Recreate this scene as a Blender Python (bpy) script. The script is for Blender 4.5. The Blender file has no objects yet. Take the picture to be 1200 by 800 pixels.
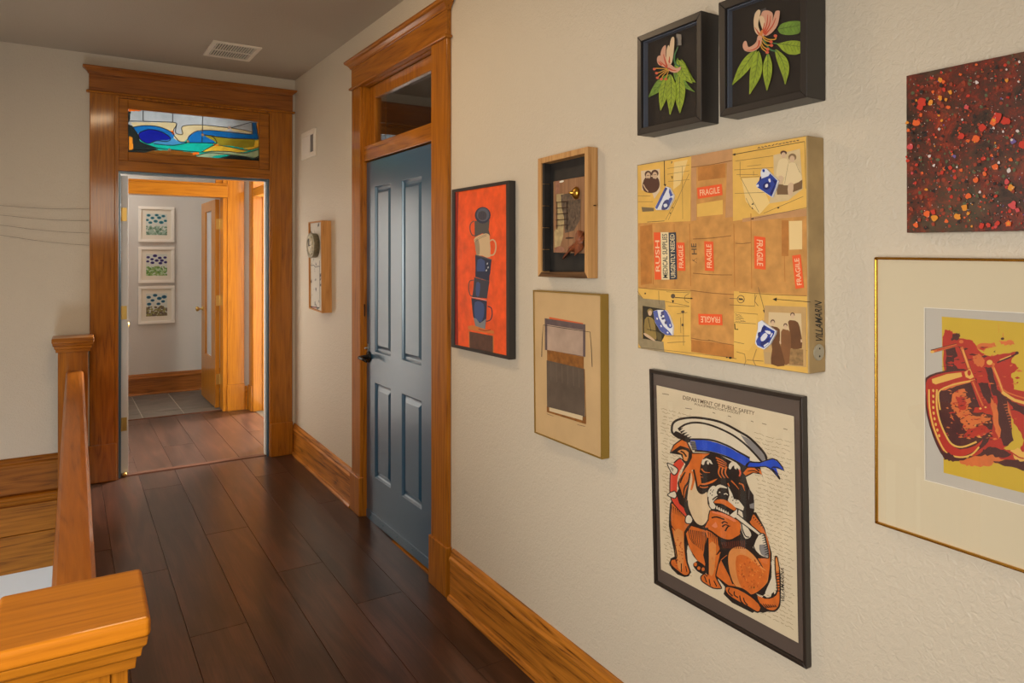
import bpy, bmesh, math, random
from mathutils import Vector, Matrix
random.seed(7)
scene = bpy.context.scene
COL = scene.collection

# ------------------------------------------------------------------ camera
FPX, CX, HY, VPX, EYE = 833.0, 600.0, 300.0, 66.0, 1.55
YAW = math.atan((CX - VPX) / FPX)
FW = (math.sin(YAW), math.cos(YAW)); RT = (math.cos(YAW), -math.sin(YAW))
cam_data = bpy.data.cameras.new('camera'); cam = bpy.data.objects.new('camera', cam_data); COL.objects.link(cam)
cam.location = (0, 0, EYE); cam.rotation_euler = (math.pi / 2, 0, -YAW)
cam_data.sensor_width = 36; cam_data.lens = FPX / 1200 * 36
cam_data.shift_y = -100 / 1200; cam_data.clip_start = .02
scene.camera = cam

def ray(px, py):
    return (FW[0]*FPX + RT[0]*(px-CX), FW[1]*FPX + RT[1]*(px-CX), HY - py)
def onX(px, py, X):
    v = ray(px, py); t = X / v[0]; return (v[1]*t, v[2]*t + EYE)
def onY(px, py, Y):
    v = ray(px, py); t = Y / v[1]; return (v[0]*t, v[2]*t + EYE)
def FZ(Y):
    return .073 - .0255 * (5.4 - min(Y, 5.4))

# ------------------------------------------------------------------ materials
def new_mat(name):
    m = bpy.data.materials.new(name); m.use_nodes = True
    nt = m.node_tree; b = nt.nodes['Principled BSDF']
    return m, nt, b
def rgb(r, g, b):
    f = lambda c: (c/255/12.92 if c/255 <= .04045 else ((c/255+.055)/1.055)**2.4)
    return (f(r), f(g), f(b), 1)
_pc = {}
def plain(name, col, rough=.6, metal=0, coat=0, spec=.5, noise=0, nscale=40, bump=0):
    if name in _pc: return _pc[name]
    m, nt, b = new_mat(name)
    b.inputs['Base Color'].default_value = col; b.inputs['Roughness'].default_value = rough
    b.inputs['Metallic'].default_value = metal; b.inputs['Coat Weight'].default_value = coat
    b.inputs['Specular IOR Level'].default_value = spec
    if noise or bump:
        tc = nt.nodes.new('ShaderNodeTexCoord'); n = nt.nodes.new('ShaderNodeTexNoise')
        n.inputs['Scale'].default_value = nscale; n.inputs['Detail'].default_value = 6
        nt.links.new(tc.outputs['Object'], n.inputs['Vector'])
        if noise:
            mx = nt.nodes.new('ShaderNodeMix'); mx.data_type = 'RGBA'
            mr = nt.nodes.new('ShaderNodeMapRange'); mr.inputs[1].default_value = .3; mr.inputs[2].default_value = .7
            nt.links.new(n.outputs['Fac'], mr.inputs[0]); nt.links.new(mr.outputs[0], mx.inputs[0])
            k = 1 - noise
            mx.inputs[6].default_value = (col[0]*k, col[1]*k, col[2]*k, 1); mx.inputs[7].default_value = (min(1,col[0]*(1+noise*.6)), min(1,col[1]*(1+noise*.6)), min(1,col[2]*(1+noise*.6)), 1)
            nt.links.new(mx.outputs[2], b.inputs['Base Color'])
        if bump:
            bp = nt.nodes.new('ShaderNodeBump'); bp.inputs['Strength'].default_value = bump; bp.inputs['Distance'].default_value = .004
            nt.links.new(n.outputs['Fac'], bp.inputs['Height']); nt.links.new(bp.outputs[0], b.inputs['Normal'])
    _pc[name] = m
    return m

def oak(axis, light=(.43, .148, .009), dark=(.12, .030, .002), key='oak', rough=.40, coat=.5, gs=1.0, con=0.0):
    name = key + '_' + axis
    if name in _pc: return _pc[name]
    m, nt, b = new_mat(name)
    N = nt.nodes; L = nt.links
    tc = N.new('ShaderNodeTexCoord'); oi = N.new('ShaderNodeObjectInfo')
    add = N.new('ShaderNodeVectorMath'); add.operation = 'ADD'
    sc = N.new('ShaderNodeVectorMath'); sc.operation = 'SCALE'; sc.inputs['Scale'].default_value = 7.3
    cmb = N.new('ShaderNodeCombineXYZ')
    for i in range(3): L.new(oi.outputs['Random'], cmb.inputs[i])
    L.new(cmb.outputs[0], sc.inputs[0]); L.new(tc.outputs['Object'], add.inputs[0]); L.new(sc.outputs[0], add.inputs[1])
    def stretched(s_across, s_along):
        mp = N.new('ShaderNodeMapping')
        s = [s_across*gs]*3; s['xyz'.index(axis)] = s_along*gs
        mp.inputs['Scale'].default_value = s; L.new(add.outputs[0], mp.inputs['Vector']); return mp
    m1 = stretched(130, 4.5); n1 = N.new('ShaderNodeTexNoise'); n1.inputs['Scale'].default_value = 1; n1.inputs['Detail'].default_value = 5; n1.inputs['Roughness'].default_value = .65
    L.new(m1.outputs[0], n1.inputs['Vector'])
    m2 = stretched(15, 1.1); n2 = N.new('ShaderNodeTexNoise'); n2.inputs['Scale'].default_value = 1; n2.inputs['Detail'].default_value = 1.5
    L.new(m2.outputs[0], n2.inputs['Vector'])
    mul = N.new('ShaderNodeMath'); mul.operation = 'MULTIPLY'; mul.inputs[1].default_value = 12
    L.new(n2.outputs['Fac'], mul.inputs[0])
    fr = N.new('ShaderNodeMath'); fr.operation = 'PINGPONG'; fr.inputs[1].default_value = 1
    L.new(mul.outputs[0], fr.inputs[0])
    mixf = N.new('ShaderNodeMath'); mixf.operation = 'MULTIPLY_ADD'; mixf.inputs[1].default_value = .26
    sub = N.new('ShaderNodeMath'); sub.operation = 'MULTIPLY'; sub.inputs[1].default_value = .88
    L.new(n1.outputs['Fac'], sub.inputs[0]); L.new(fr.outputs[0], mixf.inputs[0]); L.new(sub.outputs[0], mixf.inputs[2])
    cr = N.new('ShaderNodeValToRGB'); e = cr.color_ramp.elements
    mid = tuple(light[i]*.62 + dark[i]*.38 for i in range(3))
    e[0].position = .26+con; e[0].color = (*dark, 1); e[1].position = .78-con; e[1].color = (*light, 1)
    k = e.new(.47); k.color = (*mid, 1)
    L.new(mixf.outputs[0], cr.inputs[0]); L.new(cr.outputs[0], b.inputs['Base Color'])
    b.inputs['Roughness'].default_value = rough; b.inputs['Coat Weight'].default_value = coat; b.inputs['Coat Roughness'].default_value = .10; b.inputs['Specular IOR Level'].default_value = .15
    bp = N.new('ShaderNodeBump'); bp.inputs['Strength'].default_value = .18; bp.inputs['Distance'].default_value = .001
    L.new(n1.outputs['Fac'], bp.inputs['Height']); L.new(bp.outputs[0], b.inputs['Normal'])
    _pc[name] = m
    return m

def plaster(name, col, bump=.35, rough=.62):
    if name in _pc: return _pc[name]
    m, nt, b = new_mat(name); N = nt.nodes; L = nt.links
    tc = N.new('ShaderNodeTexCoord')
    n = N.new('ShaderNodeTexNoise'); n.inputs['Scale'].default_value = 75; n.inputs['Detail'].default_value = 4; n.inputs['Distortion'].default_value = 1.0
    n2 = N.new('ShaderNodeTexNoise'); n2.inputs['Scale'].default_value = 3; n2.inputs['Detail'].default_value = 4
    L.new(tc.outputs['Object'], n.inputs['Vector']); L.new(tc.outputs['Object'], n2.inputs['Vector'])
    ad = N.new('ShaderNodeMath'); ad.operation = 'MULTIPLY_ADD'; ad.inputs[1].default_value = 1.5
    L.new(n2.outputs['Fac'], ad.inputs[0]); L.new(n.outputs['Fac'], ad.inputs[2])
    bp = N.new('ShaderNodeBump'); bp.inputs['Strength'].default_value = bump; bp.inputs['Distance'].default_value = .006
    L.new(ad.outputs[0], bp.inputs['Height']); L.new(bp.outputs[0], b.inputs['Normal'])
    b.inputs['Base Color'].default_value = (*col, 1); b.inputs['Roughness'].default_value = rough
    _pc[name] = m
    return m

def glass_mat(name='clear_glass', tint=(1, 1, 1), refl=1.0, rough=.02):
    if name in _pc: return _pc[name]
    m, nt, b = new_mat(name); N = nt.nodes; L = nt.links; N.remove(b)
    tr = N.new('ShaderNodeBsdfTransparent'); tr.inputs[0].default_value = (*tint, 1)
    gl = N.new('ShaderNodeBsdfGlossy'); gl.inputs['Roughness'].default_value = rough
    ge = N.new('ShaderNodeNewGeometry'); dt = N.new('ShaderNodeVectorMath'); dt.operation = 'DOT_PRODUCT'
    L.new(ge.outputs['Incoming'], dt.inputs[0]); L.new(ge.outputs['Normal'], dt.inputs[1])
    ab = N.new('ShaderNodeMath'); ab.operation = 'ABSOLUTE'; L.new(dt.outputs['Value'], ab.inputs[0])
    om = N.new('ShaderNodeMath'); om.operation = 'SUBTRACT'; om.inputs[0].default_value = 1; L.new(ab.outputs[0], om.inputs[1])
    pw = N.new('ShaderNodeMath'); pw.operation = 'POWER'; pw.inputs[1].default_value = 5; L.new(om.outputs[0], pw.inputs[0])
    mu = N.new('ShaderNodeMath'); mu.operation = 'MULTIPLY_ADD'; mu.inputs[1].default_value = .9*refl; mu.inputs[2].default_value = .05*refl; L.new(pw.outputs[0], mu.inputs[0])
    mx = N.new('ShaderNodeMixShader'); L.new(mu.outputs[0], mx.inputs[0])
    L.new(tr.outputs[0], mx.inputs[1]); L.new(gl.outputs[0], mx.inputs[2]); L.new(mx.outputs[0], N['Material Output'].inputs[0])
    _pc[name] = m
    return m

def stained(name, col, tl=.52):
    col = tuple(c*tl for c in col)
    m, nt, b = new_mat(name); N = nt.nodes; L = nt.links
    t = N.new('ShaderNodeBsdfTranslucent'); t.inputs[0].default_value = (*col, 1)
    tr = N.new('ShaderNodeBsdfTransparent'); tr.inputs[0].default_value = (*col, 1)
    tc = N.new('ShaderNodeTexCoord'); n = N.new('ShaderNodeTexNoise'); n.inputs['Scale'].default_value = 9; n.inputs['Detail'].default_value = 3; n.inputs['Distortion'].default_value = 2
    L.new(tc.outputs['Object'], n.inputs['Vector'])
    m1 = N.new('ShaderNodeMixShader'); m1.inputs[0].default_value = .28
    L.new(t.outputs[0], m1.inputs[1]); L.new(tr.outputs[0], m1.inputs[2])
    mr = N.new('ShaderNodeMapRange'); mr.inputs[1].default_value = .3; mr.inputs[2].default_value = .7; mr.inputs[3].default_value = .08; mr.inputs[4].default_value = .38
    L.new(n.outputs['Fac'], mr.inputs[0])
    b.inputs['Base Color'].default_value = (*[c*.35 for c in col], 1); b.inputs['Roughness'].default_value = .08
    m2 = N.new('ShaderNodeMixShader'); L.new(mr.outputs[0], m2.inputs[0]); L.new(m1.outputs[0], m2.inputs[1]); L.new(b.outputs[0], m2.inputs[2])
    L.new(m2.outputs[0], N['Material Output'].inputs[0])
    return m

# ------------------------------------------------------------------ mesh helpers
def box(bm, x0, x1, y0, y1, z0, z1, mi=0, fz=False):
    if x0 > x1: x0, x1 = x1, x0
    if y0 > y1: y0, y1 = y1, y0
    vs = []
    for z in (z0, z1):
        for (x, y) in ((x0, y0), (x1, y0), (x1, y1), (x0, y1)):
            vs.append(bm.verts.new((x, y, z + (FZ(y) if fz else 0))))
    for f in ((3, 2, 1, 0), (4, 5, 6, 7), (0, 1, 5, 4), (1, 2, 6, 5), (2, 3, 7, 6), (3, 0, 4, 7)):
        fc = bm.faces.new([vs[i] for i in f]); fc.material_index = mi
    return vs
def loft(bm, rings, close=True, caps=True, mi=0):
    R = [[bm.verts.new(p) for p in r] for r in rings]
    n = len(rings[0])
    for a, b in zip(R[:-1], R[1:]):
        for i in range(n if close else n-1):
            j = (i+1) % n
            try: bm.faces.new((a[i], a[j], b[j], b[i])).material_index = mi
            except ValueError: pass
    if caps and close:
        bm.faces.new(list(reversed(R[0]))).material_index = mi; bm.faces.new(R[-1]).material_index = mi
    return R
def cyl(bm, p0, p1, r0, r1=None, n=16, caps=True, mi=0):
    p0, p1 = Vector(p0), Vector(p1); r1 = r0 if r1 is None else r1
    d = (p1-p0).normalized(); u = d.orthogonal().normalized(); v = d.cross(u)
    rings = [[p + (u*math.cos(2*math.pi*i/n) + v*math.sin(2*math.pi*i/n))*r for i in range(n)] for p, r in ((p0, r0), (p1, r1))]
    loft(bm, rings, mi=mi, caps=caps)
def tube(bm, pts, r, n=10, mi=0):
    pts = [Vector(p) for p in pts]; rings = []
    u = None
    for i, p in enumerate(pts):
        d = (pts[min(i+1, len(pts)-1)] - pts[max(i-1, 0)]).normalized()
        u = d.orthogonal().normalized() if u is None else (u - d*u.dot(d)).normalized()
        v = d.cross(u); rr = r[i] if isinstance(r, (list, tuple)) else r
        rings.append([p + (u*math.cos(2*math.pi*k/n) + v*math.sin(2*math.pi*k/n))*rr for k in range(n)])
    loft(bm, rings, mi=mi)
def lathe(bm, c, axis, prof, n=24, mi=0):
    c = Vector(c); d = Vector(axis).normalized(); u = d.orthogonal().normalized(); v = d.cross(u)
    loft(bm, [[c + d*h + (u*math.cos(2*math.pi*i/n) + v*math.sin(2*math.pi*i/n))*max(r, 1e-4) for i in range(n)] for h, r in prof], mi=mi)

def finish(o, bevel=0, smooth=False, seg=2):
    if smooth:
        for p in o.data.polygons: p.use_smooth = True
    if bevel:
        md = o.modifiers.new('bevel', 'BEVEL'); md.width = bevel; md.segments = seg; md.limit_method = 'ANGLE'; md.angle_limit = math.radians(35)
def obj(name, bm, mats, parent=None, bevel=0, smooth=False, label=None, recalc=True, kind=None, origin=None, seg=2):
    if recalc: bmesh.ops.recalc_face_normals(bm, faces=bm.faces)
    me = bpy.data.meshes.new(name); bm.to_mesh(me); bm.free()
    for m in (mats if isinstance(mats, (list, tuple)) else [mats]): me.materials.append(m)
    o = bpy.data.objects.new(name, me); COL.objects.link(o)
    if parent is not None:
        root = parent; off = Vector((0, 0, 0))
        while root is not None: off += root.location; root = root.parent
        me.transform(Matrix.Translation(-off)); o.parent = parent
    else:
        if origin is None:
            xs = [v.co for v in me.vertices]
            lo = Vector((min(v.x for v in xs), min(v.y for v in xs), min(v.z for v in xs))); hi = Vector((max(v.x for v in xs), max(v.y for v in xs), max(v.z for v in xs)))
            origin = Vector(((lo.x+hi.x)/2, (lo.y+hi.y)/2, lo.z))
        me.transform(Matrix.Translation(-Vector(origin))); o.location = origin
    if label: o['label'] = label
    if kind: o['kind'] = kind
    finish(o, bevel, smooth, seg)
    return o
def tag(o, label, cat, group=None, kind=None):
    o['label'] = label; o['category'] = cat
    if group: o['group'] = group
    if kind: o['kind'] = kind
    return o
def thing(name, label, cat, loc, group=None, kind=None):
    o = bpy.data.objects.new(name, None); COL.objects.link(o); o.location = loc; o.empty_display_size = .1
    return tag(o, label, cat, group, kind)
def B(): return bmesh.new()

def extr(bm, prof, f, a, b, mi=0):
    """extrude 2D profile prof (list of (p,q)) between stations a and b; f(p,q,s)->xyz"""
    loft(bm, [[f(p, q, a) for p, q in prof], [f(p, q, b) for p, q in prof]], mi=mi)
# ------------------------------------------------------------------ room shell
WX, BY, CZ = 1.51, 5.38, 2.87
BT = BY+.075      # far face of the end wall
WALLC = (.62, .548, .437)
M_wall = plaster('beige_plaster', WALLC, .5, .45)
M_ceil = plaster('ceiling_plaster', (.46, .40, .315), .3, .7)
M_grey = plaster('grey_plaster', (.52, .50, .475), .15)
M_white = plaster('white_plaster', (.78, .79, .80), .1)
OX, OY, OZ = oak('x'), oak('y'), oak('z')
OYb = oak('y', (.52, .19, .022), (.055, .012, .0012), 'baseboard_oak', con=.06)
M_navy = plain('navy_paint', (.012, .068, .135, 1), .28, spec=1.0, coat=.8); M_navy.node_tree.nodes['Principled BSDF'].inputs['Coat Roughness'].default_value = .26; M_navy.node_tree.nodes['Principled BSDF'].inputs['Specular Tint'].default_value = (.78, .92, 1, 1)
M_black = plain('black_metal', (.012, .011, .011, 1), .25, metal=.6)
M_brass = plain('brass', (.62, .42, .13, 1), .35, metal=1)
M_wpaint = plain('white_paint', (.72, .71, .69, 1), .35)

def S(name, bm, m, label, cat, bevel=0, parent=None):
    o = obj(name, bm, m, parent, bevel)
    if parent is None: tag(o, label, cat, kind='structure')
    return o

# right wall with the opening of the blue door
D1a, D1b, D1top = 2.99, 3.99, 2.62       # rough opening
b = B()
box(b, WX, WX+.14, -2.5, D1a, -.30, CZ); box(b, WX, WX+.14, D1b, BT, -.30, CZ); box(b, WX, WX+.14, D1a, D1b, D1top-.06, CZ)
S('wall_right', b, M_wall, 'long beige textured plaster wall hung with pictures', 'wall')
# back wall with doorway; left part goes down into the stairwell
DL, DR, DT = .325, 1.333, 2.612
b = B()
box(b, -1.25, DL, BY, BT, -2.6, CZ); box(b, DR, WX, BY, BT, -.3, CZ); box(b, DL, DR, BY, BT, DT-.03, CZ)
S('wall_back', b, M_wall, 'beige end wall around the oak doorway with stained glass', 'wall')
b = B(); box(b, -1.25, -1.11, -2.5, BY, -2.6, CZ)
S('wall_left', b, M_wall, 'beige wall along the far side of the stairwell', 'wall')
b = B(); box(b, -1.25, WX+.14, -2.64, -2.5, -2.6, CZ)
S('wall_front', b, M_wall, 'beige wall at the near end of the hall', 'wall')
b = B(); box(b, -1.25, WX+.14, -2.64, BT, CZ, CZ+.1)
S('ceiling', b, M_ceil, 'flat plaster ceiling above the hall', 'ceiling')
# white painted lower face of the end wall inside the stairwell
b = B(); box(b, -1.11, .05, BY-.022, BY, -2.6, -.405)
S('wall_stairwell', b, M_white, 'white painted wall down in the stairwell under the oak boards', 'wall')
b = B(); box(b, -1.11, 1.5, -2.5, BY-.03, -2.65, -2.6)
S('floor_lower', b, plain('lower_floor', (.5, .5, .5, 1), .6), 'pale floor at the bottom of the stairwell', 'floor')

b = B(); box(b, .05, .15, 1.56, BY-.03, -2.6, -.21)
S('wall_stair_side', b, M_white, 'white wall under the hall floor along the stairwell', 'wall')

# ------------------------------------------------------------------ planked floor
def floor_mat():
    m, nt, bs = new_mat('walnut_laminate'); N = nt.nodes; L = nt.links
    uv = N.new('ShaderNodeUVMap'); uv.uv_map = 'grain'
    at = N.new('ShaderNodeAttribute'); at.attribute_name = 'tone'
    mp = N.new('ShaderNodeMapping'); mp.inputs['Scale'].default_value = (9, 1.1, 1); L.new(uv.outputs[0], mp.inputs['Vector'])
    n = N.new('ShaderNodeTexNoise'); n.inputs['Scale'].default_value = 1.6; n.inputs['Detail'].default_value = 4; n.inputs['Distortion'].default_value = .8
    L.new(mp.outputs[0], n.inputs['Vector'])
    mp2 = N.new('ShaderNodeMapping'); mp2.inputs['Scale'].default_value = (160, 3, 1); L.new(uv.outputs[0], mp2.inputs['Vector'])
    n2 = N.new('ShaderNodeTexNoise'); n2.inputs['Scale'].default_value = 1; n2.inputs['Detail'].default_value = 3; L.new(mp2.outputs[0], n2.inputs['Vector'])
    ad = N.new('ShaderNodeMath'); ad.operation = 'MULTIPLY_ADD'; ad.inputs[1].default_value = .28
    L.new(n2.outputs['Fac'], ad.inputs[0]); L.new(n.outputs['Fac'], ad.inputs[2])
    ad2 = N.new('ShaderNodeMath'); ad2.operation = 'ADD'; L.new(ad.outputs[0], ad2.inputs[0]); L.new(at.outputs['Fac'], ad2.inputs[1])
    cr = N.new('ShaderNodeValToRGB'); e = cr.color_ramp.elements
    e[0].position = .40; e[0].color = (.027, .0125, .0085, 1); e[1].position = .95; e[1].color = (.118, .048, .028, 1)
    k = e.new(.68); k.color = (.058, .026, .0165, 1)
    L.new(ad2.outputs[0], cr.inputs[0]); L.new(cr.outputs[0], bs.inputs['Base Color'])
    bs.inputs['Roughness'].default_value = .30; bs.inputs['Specular IOR Level'].default_value = .4; bs.inputs['Coat Weight'].default_value = .22; bs.inputs['Coat Roughness'].default_value = .2
    bp = N.new('ShaderNodeBump'); bp.inputs['Strength'].default_value = .15; bp.inputs['Distance'].default_value = .001
    L.new(n2.outputs['Fac'], bp.inputs['Height']); L.new(bp.outputs[0], bs.inputs['Normal'])
    return m
M_floor = floor_mat()
U0, PW, SK = .2085, .2215, .007
def plank_floor(name, label, xa, xb, ya, yb, ends):
    """planks run along Y; ends: strip index -> Y of one butt joint"""
    bm = B(); uvl = bm.loops.layers.uv.new('grain'); tl = bm.verts.layers.float.new('tone')
    rnd = random.Random(5)
    k0 = int(math.floor((xa - SK*yb - U0)/PW)) - 1; k1 = int(math.ceil((xb - SK*ya - U0)/PW)) + 1
    g, be = .0004, .0016
    for k in range(k0, k1):
        L_ = 1.95; base = ends.get(k, rnd.uniform(0, 1.2))
        j0 = int(math.floor((ya-base)/L_)); j1 = int(math.ceil((yb-base)/L_))
        for j in range(j0, j1):
            y0, y1 = max(ya, base+j*L_), min(yb, base+(j+1)*L_)
            if y1-y0 < .01: continue
            tone = rnd.uniform(-.06, .10); uo = rnd.uniform(0, 50), rnd.uniform(0, 50)
            ys = [y0] + ([5.4] if y0 < 5.4 < y1 else []) + [y1]
            u0, u1 = U0+k*PW, U0+(k+1)*PW
            def clampx(x): return min(max(x, xa), xb)
            for ya_, yb_ in zip(ys[:-1], ys[1:]):
                def P(u, y, dz): return (clampx(u+SK*y), y, FZ(y)+dz)
                ca, cb = clampx(u0+SK*ya_), clampx(u1+SK*ya_)
                if cb-ca < .004: continue
                e0 = be if ya_ == y0 else 0; e1 = be if yb_ == y1 else 0
                o = [P(u0+g, ya_+(g if e0 else 0), -.0022), P(u1-g, ya_+(g if e0 else 0), -.0022), P(u1-g, yb_-(g if e1 else 0), -.0022), P(u0+g, yb_-(g if e1 else 0), -.0022)]
                t = [P(u0+be, ya_+e0, 0), P(u1-be, ya_+e0, 0), P(u1-be, yb_-e1, 0), P(u0+be, yb_-e1, 0)]
                q = [(p[0], p[1], p[2]-.012) for p in o]
                V = [[bm.verts.new(p) for p in r] for r in (q, o, t)]
                for r in V:
                    for v in r: v[tl] = tone
                fs = [bm.faces.new(V[2]), bm.faces.new(list(reversed(V[0])))]
                for A, C in ((V[0], V[1]), (V[1], V[2])):
                    for i in range(4):
                        fs.append(bm.faces.new((A[i], A[(i+1) % 4], C[(i+1) % 4], C[i])))
                for f in fs:
                    for lp in f.loops: lp[uvl].uv = (lp.vert.co.x+uo[0], lp.vert.co.y+uo[1])
    # solid sub floor beneath the planks
    n0 = len(bm.faces)
    for (a, c) in ((ya, min(yb, 5.4)), (max(ya, 5.4), yb)):
        if c > a: box(bm, xa, xb, a, c, -.20, -.010, 1, fz=True)
    o = obj(name, bm, [M_floor, plain('dark_seam', (.012, .006, .004, 1), .8)], recalc=True)
    tag(o, label, 'floor', kind='structure')
    return o
plank_floor('floor', 'dark walnut plank floor running down the hall', .050, 1.60, 1.50, 7.24,
            {0: 3.808, 2: 4.135, 3: 3.497, 4: 3.018})
plank_floor('floor_near', 'dark plank floor at the near end of the hall', -1.11, WX, -2.5, 1.50, {})

# ------------------------------------------------------------------ baseboards
def bb_prof(t0=0):   # (distance from wall, height)
    return [(0, 0), (.036, 0), (.036, .010), (.030, .020), (.021, .024), (.021, .168), (.026, .174), (.026, .186), (.017, .196), (.017, .204), (.012, .216), (.005, .225), (0, .225)]
def bb_right(name, y0, y1, label, wx=WX):
    bm = B(); extr(bm, bb_prof(), lambda p, q, s: (wx-p, s, q+FZ(s)), y0, y1)
    o = obj(name, bm, OYb, bevel=.0012); tag(o, label, 'baseboard', kind='structure')
bb_right('baseboard_right', -2.5, 2.842, 'tall oak baseboard under the picture wall')
bb_right('baseboard_right_far', 4.112, BY, 'tall oak baseboard between the blue door and the end wall')
bm = B(); extr(bm, bb_prof()[:1]+[(.021, 0)]+bb_prof()[5:], lambda p, q, s: (s, BY-p, q+FZ(BY)), -1.11, .172)
tag(obj('baseboard_back', bm, oak('x', (.38, .135, .014), (.09, .022, .002), 'dark_oak', rough=.5, coat=0), bevel=.0012), 'oak baseboard on the end wall above the stairwell', 'baseboard', kind='structure')
# rounded nosing and fascia boards below it
z0 = FZ(BY)
bm = B(); extr(bm, [(0, 0), (.040, 0), (.050, -.008), (.053, -.020), (.048, -.030), (.034, -.036), (.030, -.052), (.020, -.062), (.020, -.068), (0, -.068)], lambda p, q, s: (s, BY-p, q+z0), -1.11, .018)
tag(obj('trim_nosing', bm, oak('x', rough=.45, coat=0, key='nosing_oak'), bevel=.0015), 'rounded oak nosing above the stairwell fascia boards', 'trim', kind='structure')
DOX = oak('x', (.50, .19, .014), (.09, .022, .0015), 'fascia_oak', rough=.5, coat=0)
bm = B(); box(bm, -1.11, .017, BY-.030, BY, -.172, z0-.068)
tag(obj('trim_fascia_upper', bm, DOX, bevel=.002), 'upper oak fascia board in the stairwell', 'trim', kind='structure')
bm = B(); box(bm, -1.11, .048, BY-.036, BY, -.405, -.174)
tag(obj('trim_fascia_lower', bm, DOX, bevel=.002), 'lower oak fascia board in the stairwell above the white wall', 'trim', kind='structure')
# fascia on the hall side of the well
bm = B(); box(bm, .018, .048, 1.54, BY-.04, -.40, -.012, fz=True); box(bm, -1.11, .048, 1.502, 1.53, -.40, -.012, fz=True)
tag(obj('trim_well', bm, oak('y'), bevel=.002), 'oak fascia around the stairwell opening under the railing', 'trim', kind='structure')

# ------------------------------------------------------------------ casings
def crown(bm, a, c, zt, axis, face, out):
    """crown cap: profile sweeping out; a..c extent along wall; face = coordinate of casing face; out=-1 towards the room"""
    prof = [(0, -.040), (.006, -.040), (.010, -.030), (.022, -.016), (.032, -.010), (.036, -.004), (.036, .006), (.0, .006)]
    rings = []
    for p, q in prof:
        e = p
        f0, f1 = face + out*p, face - out*.02
        if axis == 'y': rings.append([(f0, a-e, zt+q), (f0, c+e, zt+q), (f1, c+e, zt+q), (f1, a-e, zt+q)])
        else: rings.append([(a-e, f0, zt+q), (c+e, f0, zt+q), (c+e, f1, zt+q), (a-e, f1, zt+q)])
    loft(bm, rings)

# blue door casing (wall plane x = WX); casing face at x=1.49
CF = 1.488
sides = [(2.866, 3.030, 'right'), (3.960, 4.100, 'left')]
t = thing('trim_1', 'orange oak casing with crowned head around the blue door', 'trim', (WX, 3.48, 0), kind='structure')
for ya, yb, nm in sides:
    bm = B(); box(bm, CF, WX, ya, yb, FZ(3)+.20, 2.54); obj('casing', bm, OZ, t, .004)
    bm = B(); box(bm, CF-.010, WX, ya-.008, yb+.008, 0, .225, fz=True); obj('plinth_block', bm, OZ, t, .004)
bm = B(); box(bm, CF-.002, WX, 2.866, 4.100, 2.553, 2.69); obj('head_board', bm, OY, t, .002)
bm = B(); box(bm, CF-.016, WX, 2.852, 4.114, 2.538, 2.553); obj('neck_moulding', bm, OY, t, .006, seg=3)
bm = B(); crown(bm, 2.866, 4.100, 2.705, 'y', CF-.002, -1); obj('crown_moulding', bm, OY, t, .002)
# jambs and transom bar
bm = B()
box(bm, WX-.004, WX+.14, 2.99, 3.034, FZ(3)-.02, 2.56); box(bm, WX-.004, WX+.14, 3.952, 3.99, FZ(3.9)-.02, 2.56); box(bm, WX-.004, WX+.14, 3.034, 3.952, 2.535, 2.56)
obj('jamb', bm, OZ, t, .002)
bm = B(); box(bm, WX-.002, WX+.14, 3.034, 3.952, 2.100, 2.187); obj('transom_bar', bm, OY, t, .003)
bm = B(); box(bm, WX+.0, WX+.12, 3.034, 3.952, FZ(3.4)-.03, FZ(3.4)+.004); obj('threshold', bm, oak('y', key='oak'), t, .002)
# transom sash of the blue door
t = thing('window_2', 'clear glass transom above the blue door', 'window', (WX+.04, 3.49, 2.19), kind='structure')
sa, sb, sza, szb, sx = 3.036, 3.950, 2.189, 2.533, WX+.030
bm = B()
box(bm, sx, sx+.032, sa, sa+.062, sza, szb); box(bm, sx, sx+.032, sb-.085, sb, sza, szb); box(bm, sx, sx+.032, sa+.062, sb-.085, szb-.075, szb); box(bm, sx, sx+.032, sa+.062, sb-.085, sza, sza+.012)
obj('sash', bm, OZ, t, .003)
bm = B(); box(bm, sx+.014, sx+.018, sa+.058, sb-.08, sza+.010, szb-.07); obj('pane', bm, glass_mat('transom_glass', (.9, .9, .9), 2.2), t)
# dark closet behind
bm = B(); box(bm, WX+.9, WX+.95, 2.6, 4.4, -.3, 2.9); box(bm, WX+.14, WX+.95, 2.55, 2.6, -.3, 2.9); box(bm, WX+.14, WX+.95, 4.4, 4.45, -.3, 2.9); box(bm, WX+.14, WX+.95, 2.55, 4.45, 2.87, 2.95); box(bm, WX+.14, WX+.95, 2.55, 4.45, -.3, -.05)
S('wall_closet', bm, plain('closet_wall', (.10, .085, .07, 1), .8), 'dim closet walls behind the blue door', 'wall')

# ------------------------------------------------------------------ blue door (leaf)
DX = 1.525
dy0, dy1, dz0, dz1 = 3.038, 3.948, FZ(3.5)+.012, 2.094
t = thing('door_1', 'dark blue four-panel door with black lever', 'door', (DX+.02, 3.49, dz0), kind='structure')
def avg(*v): return sum(v)/len(v)
pl = []   # panel rects (y_far, y_near, ztop, zbot)
yf1, yn1 = onX(439.3, 300, DX)[0], onX(457.8, 300, DX)[0]
yf2, yn2 = onX(470.8, 300, DX)[0], onX(494, 300, DX)[0]
zt1 = avg(onX(439.3, 218, DX)[1], onX(457.5, 214.5, DX)[1], onX(494, 207.5, DX)[1], onX(471, 211, DX)[1])
zb1 = avg(onX(439.3, 411, DX)[1], onX(457.5, 417.5, DX)[1], onX(494, 429.5, DX)[1], onX(471, 421.5, DX)[1])
zt2 = avg(onX(439.3, 447.5, DX)[1], onX(494, 471, DX)[1])
zb2 = avg(onX(439.3, 556.7, DX)[1], onX(493, 598.5, DX)[1])
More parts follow.
